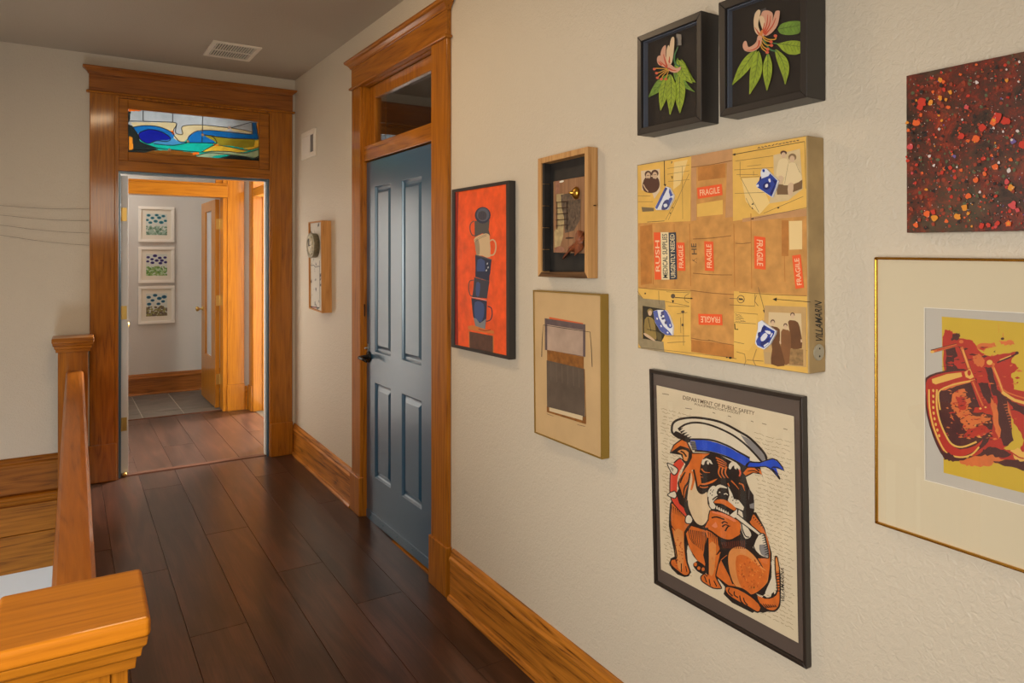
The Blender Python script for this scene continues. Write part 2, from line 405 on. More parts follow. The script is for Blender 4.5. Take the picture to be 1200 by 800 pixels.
ycut = [dy0, yn2, yf2, yn1, yf1, dy1]; zcut = [dz0, zb2, zt2, zb1, zt1, dz1]
bm = B()
def dv(y, z, d): return bm.verts.new((DX+d, y, z))
for i in range(5):
    for j in range(5):
        y0_, y1_, za, zb = ycut[i], ycut[i+1], zcut[j], zcut[j+1]
        if i in (1, 3) and j in (1, 3):
            rings = []
            for ins, dep in ((0, 0), (.006, .009), (.012, .013), (.020, .013), (.040, .003)):
                rings.append([(DX+dep, y0_+ins, za+ins), (DX+dep, y1_-ins, za+ins), (DX+dep, y1_-ins, zb-ins), (DX+dep, y0_+ins, zb-ins)])
            R = loft(bm, rings, caps=False); bm.faces.new(R[-1])
        else:
            bm.faces.new([dv(y0_, za, 0), dv(y1_, za, 0), dv(y1_, zb, 0), dv(y0_, zb, 0)])
bmesh.ops.remove_doubles(bm, verts=bm.verts, dist=.0003)
A = [(dy0, dz0), (dy1, dz0), (dy1, dz1), (dy0, dz1)]
loft(bm, [[(DX, y, z) for y, z in A], [(DX+.04, y, z) for y, z in A]], caps=False)
bm.faces.new([bm.verts.new((DX+.04, y, z)) for y, z in A])
bmesh.ops.remove_doubles(bm, verts=bm.verts, dist=.0003)
obj('leaf', bm, M_navy, t, .0012)
# lever
hy, hz = onX(432.6, 418, DX)
l = B(); lathe(l, (DX, hy, hz), (-1, 0, 0), [(0, .033), (.006, .033), (.010, .028), (.012, .014), (.05, .011)]); lv = obj('handle', l, M_black, t, 0, True)
l = B(); tube(l, [(DX-.050, hy+.008, hz), (DX-.058, hy-.002, hz), (DX-.060, hy-.02, hz+.001), (DX-.060, hy-.06, hz-.002), (DX-.058, hy-.105, hz-.010)], [.009, .012, .010, .009, .007]); obj('lever', l, M_black, lv, 0, True)
l = B(); box(l, DX-.004, DX, hy+.008, hy+.026, hz+.03, hz+.075); cyl(l, (DX-.02, hy+.017, hz+.05), (DX, hy+.017, hz+.05), .006); obj('latch_bolt', l, plain('dull_steel', (.4, .38, .36, 1), .35, metal=1), t, .001)
# strike on the jamb, hinges, sweep
l = B(); box(l, DX-.016, DX-.012, 3.946, 3.953, 1.20, 1.27); obj('strike_plate', l, M_black, t)
for hz_ in (1.88, 1.08, .28):
    l = B(); cyl(l, (DX-.006, dy0-.001, hz_-.04), (DX-.006, dy0-.001, hz_+.04), .006, n=10); obj('hinge', l, M_brass, t, 0, True)
l = B(); box(l, DX-.006, DX, dy0+.006, dy1-.006, dz0-.004, dz0+.045); s_ = obj('door_sweep', l, M_navy, t, .001)
for k in range(5):
    yy = dy0+.08+k*.19
    l = B(); lathe(l, (DX-.006, yy, dz0+.026), (-1, 0, 0), [(0, .006), (.002, .005), (.003, .002)], n=10); obj('screw', l, M_navy, s_, 0, True)

# ------------------------------------------------------------------ end doorway casing (wall plane y = BY)
EF = 5.358
t = thing('trim_2', 'orange oak casing with crowned head around the end doorway', 'trim', (.83, BY, 0), kind='structure')
zf = FZ(BY)
for xa, xb in ((.182, .325), (1.333, 1.485)):
    bm = B(); box(bm, xa, xb, EF, BY, zf+.2, 2.616); obj('casing', bm, OZ, t, .004)
    bm = B(); box(bm, xa-.008, min(xb+.008, 1.487), EF-.010, BY, zf, zf+.245); obj('plinth_block', bm, OZ, t, .004)
FOX = oak('x', (.36, .12, .02), (.10, .024, .004), 'head_oak')
bm = B(); box(bm, .178, 1.487, EF-.002, BY, 2.628, 2.76); obj('head_board', bm, FOX, t, .002)
bm = B(); box(bm, .162, 1.503, EF-.016, BY, 2.612, 2.628); obj('neck_moulding', bm, OX, t, .006, seg=3)
bm = B(); crown(bm, .178, 1.475, 2.778, 'x', EF-.002, -1); obj('crown_moulding', bm, FOX, t, .002)
bm = B()
box(bm, .325, .345, EF+.004, BT, zf, 2.60); box(bm, 1.322, 1.333, EF+.004, BT, zf, 2.60); box(bm, .325, 1.333, EF+.004, BT, 2.598, 2.616)
obj('jamb', bm, OZ, t, .001)
bm = B(); box(bm, .326, 1.331, EF+.006, BT, 2.117, 2.184); obj('transom_bar', bm, OX, t, .003)
bm = B(); box(bm, .327, .361, BY+.008, BT-.022, zf, 2.10); box(bm, 1.3095, 1.332, BY+.008, BT-.004, zf, 2.10); box(bm, .327, 1.332, BY+.008, BT-.004, 2.10, 2.117)
obj('door_stop', bm, M_navy, t, .001)
bm = B(); box(bm, 1.300, 1.3095, BY+.035, BT-.006, zf, 2.10); obj('weather_strip', bm, M_wpaint, t, .001)
bm = B(); extr(bm, [(-.03, 0), (-.02, .008), (.02, .010), (.03, .0)], lambda p, q, s: (s, BY+.05+p, q+zf), .345, 1.322); obj('threshold_strip', bm, oak('x', (.13, .055, .032), (.06, .025, .015), 'strip_oak', rough=.4, coat=.1), t)

# white door seen edge on, swung into the far hall
t = thing('door_2', 'white-edged door swung fully open beyond the end doorway', 'door', (.40, BT, zf), kind='structure')
bm = B(); box(bm, .366, .408, BT-.02, BT+.86, zf+.02, 2.09); obj('leaf', bm, M_wpaint, t, .001)
bm = B(); box(bm, .3625, .366, BT-.02, BT+.86, zf+.02, 2.09); obj('blue_face', bm, M_navy, t)
for hz_ in (1.83, 1.17, .42):
    bm = B(); box(bm, .370, .400, BT-.023, BT-.019, hz_-.045, hz_+.045); cyl(bm, (.366, BT-.027, hz_-.045), (.366, BT-.027, hz_+.045), .006, n=10); obj('hinge', bm, M_brass, t)
bm = B(); lathe(bm, (.408, BT+.79, 1.02), (1, 0, 0), [(0, .028), (.008, .026), (.012, .010), (.035, .010), (.042, .024), (.055, .028), (.066, .020), (.07, .004)]); obj('knob', bm, M_brass, t, 0, True)
bm = B(); lathe(bm, (.385, BT+.0, zf+.015), (0, -1, 0), [(0, .008), (.04, .008), (.04, .014), (.055, .014), (.06, .008)], n=14); obj('kick_stop', bm, M_brass, t, 0, True)
# ------------------------------------------------------------------ far hall and bathroom
HX = 1.585          # right wall of the far hall
TY = 7.18           # wall with the bathroom doorway
FY = 8.48           # far bathroom wall
zf = FZ(6)
b = B()
box(b, HX, HX+.14, BT, 5.9, zf-.2, CZ); box(b, HX, HX+.14, 7.035, TY, zf-.2, CZ); box(b, HX, HX+.14, 5.9, 7.035, 2.62, CZ)
S('wall_hall_right', b, M_wall, 'wall of the far hall with a side doorway', 'wall')
b = B(); box(b, -1.6, .36, TY, TY+.14, zf-.2, CZ); box(b, 1.345, HX+.14, TY, TY+.14, zf-.2, CZ); box(b, .36, 1.345, TY, TY+.14, 2.62, CZ)
S('wall_hall_end', b, M_grey, 'pale wall around the bathroom doorway', 'wall')
b = B(); box(b, -1.74, -1.6, BT, TY+.14, zf-.2, CZ)
S('wall_hall_left', b, M_grey, 'left wall of the far hall', 'wall')
b = B(); box(b, -1.6, .05, BT, TY, zf-.1, zf-.002); 
S('floor_hall', b, plain('hall_floor_brown', (.06, .02, .012, 1), .35), 'dark floor of the far hall behind the end wall', 'floor')
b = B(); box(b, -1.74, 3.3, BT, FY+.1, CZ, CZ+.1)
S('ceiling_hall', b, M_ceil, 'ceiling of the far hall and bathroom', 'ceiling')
b = B(); box(b, -.6, 2.0, FY, FY+.1, zf-.2, CZ)
S('wall_bathroom_end', b, M_grey, 'grey bathroom wall with three small white framed prints', 'wall')
b = B(); box(b, -.7, -.6, TY+.14, FY+.1, zf-.2, CZ); box(b, 1.9, 2.0, TY+.14, FY, zf-.2, CZ)
S('wall_bathroom_side', b, M_grey, 'grey bathroom side walls', 'wall')
# side room beyond the right doorway (daylight comes from its window)
b = B(); box(b, HX+.14, 3.3, 5.3, 5.4, zf-.2, CZ); box(b, HX+.14, 3.3, 7.6, 7.7, zf-.2, CZ); box(b, 3.2, 3.3, 5.4, 7.6, zf-.2, .6); box(b, 3.2, 3.3, 5.4, 7.6, 2.5, CZ); box(b, 3.2, 3.3, 5.4, 7.02, .6, 2.5); box(b, HX+.14, 3.3, 5.4, 7.6, zf-.1, zf-.001)
S('wall_side_room', b, M_grey, 'pale walls of the side room off the far hall', 'wall')
# tile floor
def tile_mat():
    m, nt, bs = new_mat('slate_tile'); N = nt.nodes; L = nt.links
    tc = N.new('ShaderNodeTexCoord'); n = N.new('ShaderNodeTexNoise'); n.inputs['Scale'].default_value = 6; n.inputs['Detail'].default_value = 6
    mp = N.new('ShaderNodeMapping'); mp.inputs['Scale'].default_value = (1, 3, 1); L.new(tc.outputs['Object'], mp.inputs['Vector']); L.new(mp.outputs[0], n.inputs['Vector'])
    cr = N.new('ShaderNodeValToRGB'); cr.color_ramp.elements[0].position = .3; cr.color_ramp.elements[0].color = (.085, .08, .068, 1); cr.color_ramp.elements[1].position = .7; cr.color_ramp.elements[1].color = (.17, .15, .13, 1)
    L.new(n.outputs['Fac'], cr.inputs[0]); L.new(cr.outputs[0], bs.inputs['Base Color']); bs.inputs['Roughness'].default_value = .4
    return m
b = B(); TX, RW = .345, .71
for i in range(-4, 4):
    for j in range(-1, 3):
        x0, x1 = .665+i*TX, .665+(i+1)*TX; y0, y1 = 7.47+(j-1)*RW, 7.47+j*RW
        y0 = max(y0, 7.24); y1 = min(y1, FY); x1 = min(x1, 1.9)
        if y1 > y0 and x1 > x0: box(b, x0+.004, x1-.004, y0+.004, y1-.004, zf-.05, zf+.004)
box(b, -.6, 1.9, 7.24, FY, zf-.1, zf-.001, 1)
tag(obj('floor_bathroom', b, [tile_mat(), plain('grout', (.50, .45, .38, 1), .8)]), 'grey-brown tiled bathroom floor with pale grout', 'floor', kind='structure')
b = B(); box(b, .36, 1.345, 7.225, 7.25, zf-.01, zf+.006); tag(obj('trim_tile_edge', b, oak('x', (.13, .055, .032), (.06, .025, .015), 'strip_oak', rough=.4, coat=.1)), 'thin threshold strip between wood floor and bathroom tiles', 'trim', kind='structure')
# baseboard on the far bathroom wall
b = B(); extr(b, bb_prof(), lambda p, q, s: (s, FY-p, q+zf), -.6, 1.9)
tag(obj('baseboard_bathroom', b, oak('x', (.34, .115, .02), (.10, .025, .004), 'bath_oak')), 'oak baseboard below the three small prints', 'baseboard', kind='structure')
# bathroom doorway trim
t = thing('trim_3', 'bright orange oak casing around the bathroom doorway', 'trim', (.85, TY, zf), kind='structure')
LZ = oak('z', (.52, .205, .015), (.30, .098, .006), 'light_oak_z'); LX = oak('x', (.52, .205, .015), (.30, .098, .006), 'light_oak_x')
for xa, xb in ((.23, .36), (1.372, 1.525)):
    b = B(); box(b, xa, xb, TY-.022, TY, zf+.25, 2.66); obj('casing', b, LZ, t, .004)
    b = B(); box(b, xa-.004, xb+.004, TY-.030, TY, zf, zf+.25); obj('plinth_block', b, LZ, t, .004)
b = B(); box(b, .36, .385, TY-.012, TY+.14, zf, 2.6); box(b, 1.333, 1.372, TY-.012, TY+.14, zf, 2.6); obj('jamb', b, LZ, t, .003)
b = B(); box(b, .36, 1.372, TY-.045, TY+.12, 2.105, 2.215); box(b, .36, 1.372, TY-.03, TY+.12, 2.215, 2.240); obj('transom_bar', b, LX, t, .006, seg=3)
b = B(); box(b, .2, 1.55, TY-.03, TY, 2.66, 2.80); obj('head_board', b, LX, t, .003)
b = B(); box(b, 1.275, 1.333, TY+.02, TY+.05, 2.24, 2.6); box(b, .385, .44, TY+.02, TY+.05, 2.24, 2.6); box(b, .44, 1.275, TY+.02, TY+.05, 2.55, 2.6); obj('sash', b, LX, t, .002)
b = B(); box(b, .44, 1.275, TY+.033, TY+.037, 2.24, 2.55); obj('pane', b, glass_mat('clear_glass'), t)
# open bathroom door
gx = 1.292
t = thing('door_3', 'orange oak door with frosted glass panel standing open in the bathroom', 'door', (gx+.02, 7.75, zf), kind='structure')
ya, yb = 7.33, 8.10
yg0, yg1 = onX(247.5, 300, gx)[0], onX(240.5, 300, gx)[0]
zg1 = onX(243.5, 248, gx)[1]; zg0 = onX(243.5, 416, gx)[1]
b = B(); bz0, bz1 = zf+.012, 2.10
box(b, gx, gx+.04, ya, yg0, bz0, bz1); box(b, gx, gx+.04, yg1, yb, bz0, bz1); box(b, gx, gx+.04, yg0, yg1, bz0, zg0); box(b, gx, gx+.04, yg0, yg1, zg1, bz1)
obj('leaf', b, LZ, t, .002)
b = B(); box(b, gx+.016, gx+.024, yg0-.006, yg1+.006, zg0-.006, zg1+.006); obj('pane', b, plain('frosted_glass', (.55, .58, .60, 1), .25), t)
for z_ in (1.86, 1.12, .36):
    b = B(); box(b, gx+.008, gx+.036, ya-.004, ya, z_-.05, z_+.05); cyl(b, (gx+.044, ya-.002, z_-.05), (gx+.044, ya-.002, z_+.05), .008, n=10); obj('hinge', b, M_brass, t)
kx, kz = onX(232, 361, gx-.03)
b = B(); lathe(b, (gx, 8.02, kz), (-1, 0, 0), [(0, .026), (.006, .024), (.010, .010), (.035, .010), (.042, .022), (.055, .027), (.066, .020), (.070, .004)]); obj('knob', b, M_brass, t, 0, True)
# doorway in the right wall of the far hall
t = thing('trim_4', 'bright orange oak casing at the right edge of the view through the end doorway', 'trim', (HX, 6.5, zf), kind='structure')
for ya, yb in ((7.035, 7.150), (5.77, 5.9)):
    b = B(); box(b, HX-.02, HX, ya, yb, zf+.24, 2.66); obj('casing', b, LZ, t, .004)
    b = B(); box(b, HX-.028, HX, ya-.003, yb+.003, zf, zf+.24); obj('plinth_block', b, LZ, t, .003)
b = B(); box(b, HX-.012, HX+.15, 7.012, 7.035, zf, 2.62); box(b, HX-.012, HX+.15, 5.9, 5.92, zf, 2.62); obj('jamb', b, LZ, t, .002)
b = B(); box(b, HX+.075, HX+.09, 6.995, 7.012, zf, 2.12); obj('door_stop', b, LZ, t, .001)
b = B(); box(b, HX-.014, HX+.13, 5.92, 7.012, 2.115, 2.195); obj('transom_bar', b, oak('y', (.52, .205, .015), (.30, .098, .006), 'light_oak_y'), t, .003)
b = B(); box(b, HX-.02, HX, 5.77, 7.15, 2.66, 2.80); obj('head_board', b, oak('y', (.52, .205, .015), (.30, .098, .006), 'light_oak_y'), t, .003)
b = B(); extr(b, bb_prof(), lambda p, q, s: (s, TY-p, q+zf), 1.532, 1.556)
tag(obj('baseboard_hall', b, LX), 'short stub of oak baseboard between the two far casings', 'baseboard', kind='structure')

# ------------------------------------------------------------------ stained glass transom
SGY = BY+.012
t = thing('window_1', 'stained glass transom with blue and green waves above the end doorway', 'window', (.83, BY, 2.19), kind='structure')
gx0, gx1, gz0, gz1 = .403, 1.251, 2.245, 2.533
b = B(); ox0, ox1, oz0, oz1 = .347, 1.320, 2.186, 2.597
box(b, ox0, gx0, BY-.008, BY+.03, oz0, oz1); box(b, gx1, ox1, BY-.008, BY+.03, oz0, oz1); box(b, gx0, gx1, BY-.008, BY+.03, gz1, oz1); box(b, gx0, gx1, BY-.008, BY+.03, oz0, gz0)
obj('sash', b, OX, t, .003)
# glass is laid out in normalised coordinates u (0..1 left-right), v (0..1 bottom-top) read off the zoomed panel
def sg(px, py):       # zoomed coords (1200x600 of region 140..320,110..200)
    X, z = onY(140+px/6.6667, 110+py/6.6667, SGY)
    return (min(max(X, gx0-.004), gx1+.004), min(max(z, gz0-.004), gz1+.004))
def catmull(pts, closed=False, n=6):
    P = [Vector((p[0], p[1], 0)) for p in pts]; out = []
    N_ = len(P); rng = range(N_) if closed else range(N_-1)
    for i in rng:
        p0 = P[(i-1) % N_] if closed or i > 0 else P[0]; p1 = P[i]; p2 = P[(i+1) % N_]; p3 = P[(i+2) % N_] if closed or i+2 < N_ else P[-1]
        for k in range(n):
            s = k/n; q = .5*((2*p1)+(-p0+p2)*s+(2*p0-5*p1+4*p2-p3)*s*s+(-p0+3*p1-3*p2+p3)*s**3)
            out.append((q.x, q.y))
    if not closed: out.append((P[-1].x, P[-1].y))
    return out
SG = {k: stained('stained_'+k, c) for k, c in dict(clear=(.46, .54, .60), cream=(.66, .60, .36), sky=(.012, .17, .55), blue=(.010, .018, .38), light=(.07, .32, .66), teal=(.01, .50, .42), olive=(.33, .30, .03), yellow=(.85, .60, .06), sage=(.35, .50, .32), amber=(.85, .33, .03), orange=(.95, .20, .02), dark=(.02, .03, .03), deep=(.02, .14, .42), brown=(.22, .085, .015)).items()}
regions = [   # later regions lie in front of earlier ones
 ('clear', [(60, 110), (1110, 190), (1110, 300), (900, 300), (60, 300)], 0),
 ('teal', [(60, 360), (60, 470), (1110, 540), (1110, 330), (900, 330)], 0),
 ('cream', [(90, 222), (330, 222), (430, 226), (446, 240), (425, 275), (420, 300), (250, 270), (110, 262)], 0),
 ('cream', [(486, 262), (520, 248), (640, 243), (780, 256), (850, 268), (820, 290), (700, 286), (610, 290), (545, 320), (520, 340), (495, 318), (485, 290)], 1),
 ('cream', [(870, 268), (960, 280), (1034, 292), (1034, 312), (940, 300), (880, 290)], 0),
 ('sky', [(100, 262), (180, 248), (280, 252), (360, 275), (420, 305), (428, 340), (380, 350), (250, 330), (110, 300)], 1),
 ('blue', [(160, 300), (230, 278), (310, 290), (370, 320), (400, 350), (370, 372), (290, 366), (225, 388), (170, 362), (150, 325)], 1),
 ('light', [(260, 378), (300, 362), (370, 362), (425, 348), (470, 372), (525, 375), (470, 395), (400, 402), (300, 395)], 1),
 ('cream', [(425, 330), (450, 316), (490, 312), (525, 330), (528, 352), (500, 372), (458, 366), (432, 350)], 1),
 ('sky', [(530, 375), (545, 330), (600, 292), (700, 286), (760, 330), (740, 384), (620, 382)], 0),
 ('sky', [(640, 284), (760, 284), (900, 306), (1034, 318), (1040, 222), (1066, 226), (1082, 330), (1090, 352), (960, 350), (800, 338), (700, 322)], 0),
 ('teal', [(270, 390), (400, 402), (500, 384), (620, 384), (740, 386), (690, 425), (640, 452), (520, 444), (400, 434), (310, 425)], 0),
 ('olive', [(662, 322), (720, 325), (850, 345), (1000, 352), (1060, 362), (1050, 415), (960, 420), (860, 405), (790, 400), (745, 372)], 1),
 ('yellow', [(640, 455), (700, 420), (780, 402), (880, 420), (1000, 440), (950, 455), (820, 448), (720, 445)], 1),
 ('yellow', [(1060, 362), (1110, 355), (1110, 420), (1030, 440), (960, 425), (1050, 412)], 0),
 ('sage', [(600, 485), (720, 452), (860, 450), (980, 462), (1110, 430), (1110, 470), (1040, 505), (900, 475), (760, 480), (700, 500)], 1),
 ('dark', [(780, 500), (870, 478), (960, 482), (1040, 508), (1110, 480), (1110, 540), (780, 530)], 0),
 ('brown', [(60, 460), (200, 445), (330, 440), (450, 442), (600, 462), (600, 500), (60, 480)], 0),
 ('dark', [(60, 230), (100, 250), (150, 320), (160, 372), (230, 400), (300, 430), (200, 460), (120, 455), (60, 470)], 0),
 ('amber', [(75, 330), (100, 340), (108, 430), (75, 445)], 0),
 ('dark', [(60, 130), (88, 135), (82, 200), (60, 250)], 0),
 ('orange', [(70, 118), (160, 122), (170, 134), (70, 136)], 0),
 ('amber', [(1072, 222), (1110, 222), (1110, 350), (1090, 340), (1072, 270)], 0),
 ('deep', [(1034, 225), (1066, 226), (1082, 300), (1050, 318), (1034, 300)], 0),
 ('orange', [(400, 288), (420, 284), (432, 312), (415, 318)], 0),
 ('amber', [(735, 390), (775, 390), (778, 406), (738, 410)], 0),
 ('orange', [(570, 455), (620, 455), (620, 474), (570, 474)], 0),
]
bm = B(); keys = list(SG)
def inside(pt, P):
    x, z = pt; c = False; j = len(P)-1
    for i in range(len(P)):
        if (P[i][1] > z) != (P[j][1] > z) and x < (P[j][0]-P[i][0])*(z-P[i][1])/(P[j][1]-P[i][1])+P[i][0]: c = not c
        j = i
    return c
RG = []
for k, pts, sm in regions:
    P = [sg(*p) for p in (catmull(pts, True, 5) if sm else pts)]
    RG.append((keys.index(k), P, min(p[0] for p in P), max(p[0] for p in P), min(p[1] for p in P), max(p[1] for p in P)))
nx, nz = 250, 86
GV = [[bm.verts.new((gx0-.003+(gx1-gx0+.006)*i/nx, SGY, gz0-.003+(gz1-gz0+.006)*j/nz)) for j in range(nz+1)] for i in range(nx+1)]
for i in range(nx):
    for j in range(nz):
        c = (gx0-.003+(gx1-gx0+.006)*(i+.5)/nx, gz0-.003+(gz1-gz0+.006)*(j+.5)/nz); mi_ = 0
        for k, P, xa_, xb_, za_, zb_ in reversed(RG):
            if xa_ <= c[0] <= xb_ and za_ <= c[1] <= zb_ and inside(c, P): mi_ = k; break
        bm.faces.new((GV[i][j], GV[i+1][j], GV[i+1][j+1], GV[i][j+1])).material_index = mi_
obj('stained_glass', bm, [SG[k] for k in keys], t, recalc=False)
# lead cames
leads = [[(185, 128), (185, 214)], [(415, 148), (415, 224)], [(650, 170), (648, 243), (647, 320), (645, 382)], [(60, 212), (330, 218), (430, 224), (446, 240), (425, 278), (420, 312), (440, 340), (470, 372), (525, 377)],
 [(446, 240), (438, 300), (470, 318), (495, 310), (485, 265), (520, 247), (640, 243), (850, 264), (960, 280), (1034, 298)], [(870, 266), (1034, 220)],
 [(100, 262), (180, 248), (280, 252), (360, 275), (425, 312)], [(160, 300), (230, 278), (310, 290), (370, 320), (400, 350), (370, 372), (290, 366), (225, 388), (170, 362), (150, 325), (160, 300)],
 [(525, 377), (545, 330), (600, 292), (700, 284), (860, 298), (1000, 314), (1034, 312)], [(530, 381), (640, 382), (745, 386)], [(662, 322), (720, 330), (760, 372), (745, 395), (690, 425), (640, 455)],
 [(662, 320), (850, 345), (1000, 352), (1090, 352)], [(270, 390), (400, 402), (470, 395), (530, 381)], [(300, 425), (400, 436), (520, 446), (640, 455), (760, 448), (860, 450), (980, 462), (1100, 430)],
 [(775, 400), (880, 420), (1000, 440), (1100, 410)], [(600, 485), (700, 460), (860, 475), (980, 490), (1060, 505), (1100, 480)], [(60, 440), (300, 438)], [(1066, 226), (1082, 330), (1090, 352)], [(1034, 225), (1040, 318)], [(100, 255), (150, 330), (160, 372), (240, 405), (300, 425)]]
bm = B()
for ld in leads:
    P = catmull(ld, False, 5) if len(ld) > 2 else ld
    P = [sg(*p) for p in P]
    tube(bm, [(x, SGY-.002, z) for x, z in P], .0028, n=6)
obj('lead_came', bm, plain('lead', (.02, .02, .022, 1), .4, metal=.3), t, recalc=True)
bm = B()
for (x, y) in ((858, 265), (650, 321), (534, 371), (390, 437)):
    X, z = sg(x, y); lathe(bm, (X, SGY-.003, z), (0, -1, 0), [(0, .011), (.003, .010), (.006, .006), (.008, .001)], n=14)
obj('glass_nugget', bm, plain('nugget', (.75, .55, .42, 1), .1, coat=1), t, 0, True)

# ------------------------------------------------------------------ staircase railing
def newel(name, label, cx, cy, ztop, zbase, capm=None, hs=.079, hc=.111, rot=.02):
    t = thing(name, label, 'newel post', (cx, cy, zbase)); 
    b = B(); box(b, cx-hs, cx+hs, cy-hs+.004, cy+hs-.004, zbase, ztop-.075)
    box(b, cx-hs+.026, cx+hs-.026, cy-hs, cy+hs, zbase, ztop-.075)
    obj('shaft', b, OZ, t, .0015)
    b = B()
    rings = []
    for e, z in ((.000, -.088), (.010, -.088), (.012, -.070), (.018, -.066), (.020, -.052), (.026, -.046), (.028, -.032), (.0, -.032)):
        q = hs+e; rings.append([(cx-q, cy-q, ztop+z), (cx+q, cy-q, ztop+z), (cx+q, cy+q, ztop+z), (cx-q, cy+q, ztop+z)])
    loft(b, rings); obj('cap_moulding', b, OX, t, .001)
    b = B(); box(b, cx-hc, cx+hc, cy-hc, cy+hc, ztop-.032, ztop); obj('cap', b, capm or OX, t, .008, seg=4)
    return t
zc_near, zc_far = 1.05-.0255*3.8, 1.05
nn = newel('newel_post', 'square oak newel post in the near left foreground with broad flat cap', .024, 1.425, zc_near, FZ(1.43)+.0005, oak('x', (.52, .172, .008), (.30, .086, .004), 'cap_oak', coat=.15, rough=.5))
nf = newel('newel_post', 'square oak newel post standing against the end wall left of the doorway', .088, 5.211, zc_far, FZ(5.2)+.0005)
nn.rotation_euler[2] = -.025; nf.rotation_euler[2] = -.02
def railx(Y): return .037 + .0188*(Y-2.05)
def railz(Y): return 1.55-.705-.0255*(5.13-Y)
t = thing('stair_railing', 'glossy oak handrail with flat balusters between the two newel posts', 'railing', (railx(3.3), 3.3, FZ(3.3)))
ya, yb = 1.506, 5.130
b = B()
prof = [(-.030, -.055), (.030, -.055), (.032, -.044), (.045, -.036), (.047, -.020), (.045, -.010), (.036, -.002), (.020, .0), (-.020, .0), (-.036, -.002), (-.045, -.010), (-.047, -.020), (-.045, -.036), (-.032, -.044)]
loft(b, [[(railx(Y)+p, Y, railz(Y)+q) for p, q in prof] for Y in (ya, yb)])
obj('handrail', b, oak('y', (.42, .128, .008), (.20, .052, .003), 'rail_oak', rough=.33, coat=.2), t, 0, False)
b = B(); loft(b, [[(railx(Y)+p, Y, FZ(Y)+q) for p, q in ((-.022, .0008), (.03, .0008), (.03, .03), (-.022, .03))] for Y in (ya, yb)])
obj('shoe_rail', b, OY, t, .003)
k = 0; Y = ya+.09
while Y < yb-.05:
    b = B(); box(b, railx(Y)-.010, railx(Y)+.010, Y-.038, Y+.038, FZ(Y)+.029, railz(Y)-.052)
    obj('baluster', b, OZ, t, .002); Y += .125

# ------------------------------------------------------------------ vent, wall plate, wires
vx = [onY(248.5, 57, 1)]
def onZ(px, py, Z):
    v = ray(px, py); s = (Z-EYE)/v[2]; return (v[0]*s, v[1]*s)
c = [onZ(250, 46.5, CZ), onZ(307, 55.5, CZ), onZ(292, 71, CZ), onZ(241, 63.5, CZ)]
x0, x1 = min(c[0][0], c[3][0]), max(c[1][0], c[2][0]); y0, y1 = (c[0][1]+c[1][1])/2, (c[2][1]+c[3][1])/2
print('vent', x0, x1, y0, y1)
t = thing('ceiling_vent', 'pale louvred air vent set in the ceiling near the end doorway', 'vent', ((x0+x1)/2, (y0+y1)/2, CZ-.012))
vm = plain('vent_paint', (.80, .73, .62, 1), .45)
b = B(); w = .028
box(b, x0, x1, y0, y0+w, CZ-.010, CZ); box(b, x0, x1, y1-w, y1, CZ-.010, CZ); box(b, x0, x0+w, y0+w, y1-w, CZ-.010, CZ); box(b, x1-w, x1, y0+w, y1-w, CZ-.010, CZ); obj('frame', b, vm, t, .003)
b = B(); box(b, x0+w, x1-w, y0+w, y1-w, CZ-.002, CZ-.0005); obj('duct_opening', b, plain('duct_dark', (.05, .045, .04, 1), .9), t)
n = 15
for i in range(n):
    xx = x0+w+(i+.5)*(x1-x0-2*w)/n
    b = B(); loft(b, [[(xx-.003, Yv, CZ-.0022), (xx-.0018, Yv, CZ-.0022), (xx+.0022, Yv, CZ-.011), (xx+.001, Yv, CZ-.011)] for Yv in (y0+w, y1-w)]); obj('louvre', b, vm, t)
b = B(); box(b, x0+w, x1-w, (y0+y1)/2-.004, (y0+y1)/2+.004, CZ-.0115, CZ-.004); obj('cross_bar', b, vm, t)
# small plate on the right wall
pf, pn = onX(355.3, 168, WX)[0], onX(371, 168, WX)[0]
pt = (onX(355.5, 156.5, WX)[1]+onX(371, 150, WX)[1])/2; pb = (onX(355.5, 187.5, WX)[1]+onX(371, 183, WX)[1])/2
t = thing('wall_vent', 'small white framed plate with a grey slot on the wall near the corner', 'wall plate', (WX, (pf+pn)/2, pb))
pm = plain('plate_paint', (.78, .71, .60, 1), .4)
b = B(); w = .035
box(b, WX-.014, WX, pn, pf, pt-w, pt); box(b, WX-.014, WX, pn, pf, pb, pb+w); box(b, WX-.014, WX, pn, pn+w, pb+w, pt-w); box(b, WX-.014, WX, pf-w*.3, pf, pb+w, pt-w); obj('frame', b, pm, t, .003)
mid = pn+(pf-pn)*.42
b = B(); box(b, WX-.010, WX, mid, pf-w*.3, pb+w, pt-w); obj('cover_plate', b, plain('plate_bright', (.78, .71, .62, 1), .4), t, .001)
b = B(); box(b, WX-.004, WX, pn+w, mid, pb+w, pt-w); obj('slot', b, plain('slot_grey', (.16, .15, .14, 1), .5), t)
# four thin picture wires on the end wall
for (yl, yr, lb) in ((240.3, 244.5, 'topmost of the four thin wires strung across the wall left of the doorway'), (251.5, 258.7, 'second thin wire from the top on the wall left of the doorway'), (263.3, 273, 'third thin wire from the top on the wall left of the doorway'), (275, 287.3, 'lowest of the four thin wires strung across the wall left of the doorway')):
    xl, zl = onY(0, yl, BY-.012); xr, zr = onY(104.5, yr, BY-.012)
    sl = (zr-zl)/(xr-xl); pts = []
    for i in range(13):
        x = -1.105 + (xr+1.105)*i/12; u = (x-xl)/(xr-xl)
        pts.append((x, BY-.012, zl + (zr-zl)*u - .010*math.sin(max(0, min(1, u))*math.pi) ))
    b = B(); tube(b, pts, .0009, n=6)
    tag(obj('wire', b, plain('wire_dark', (.16, .12, .08, 1), .5), smooth=True), lb, 'wire', 'thin wires on the end wall')

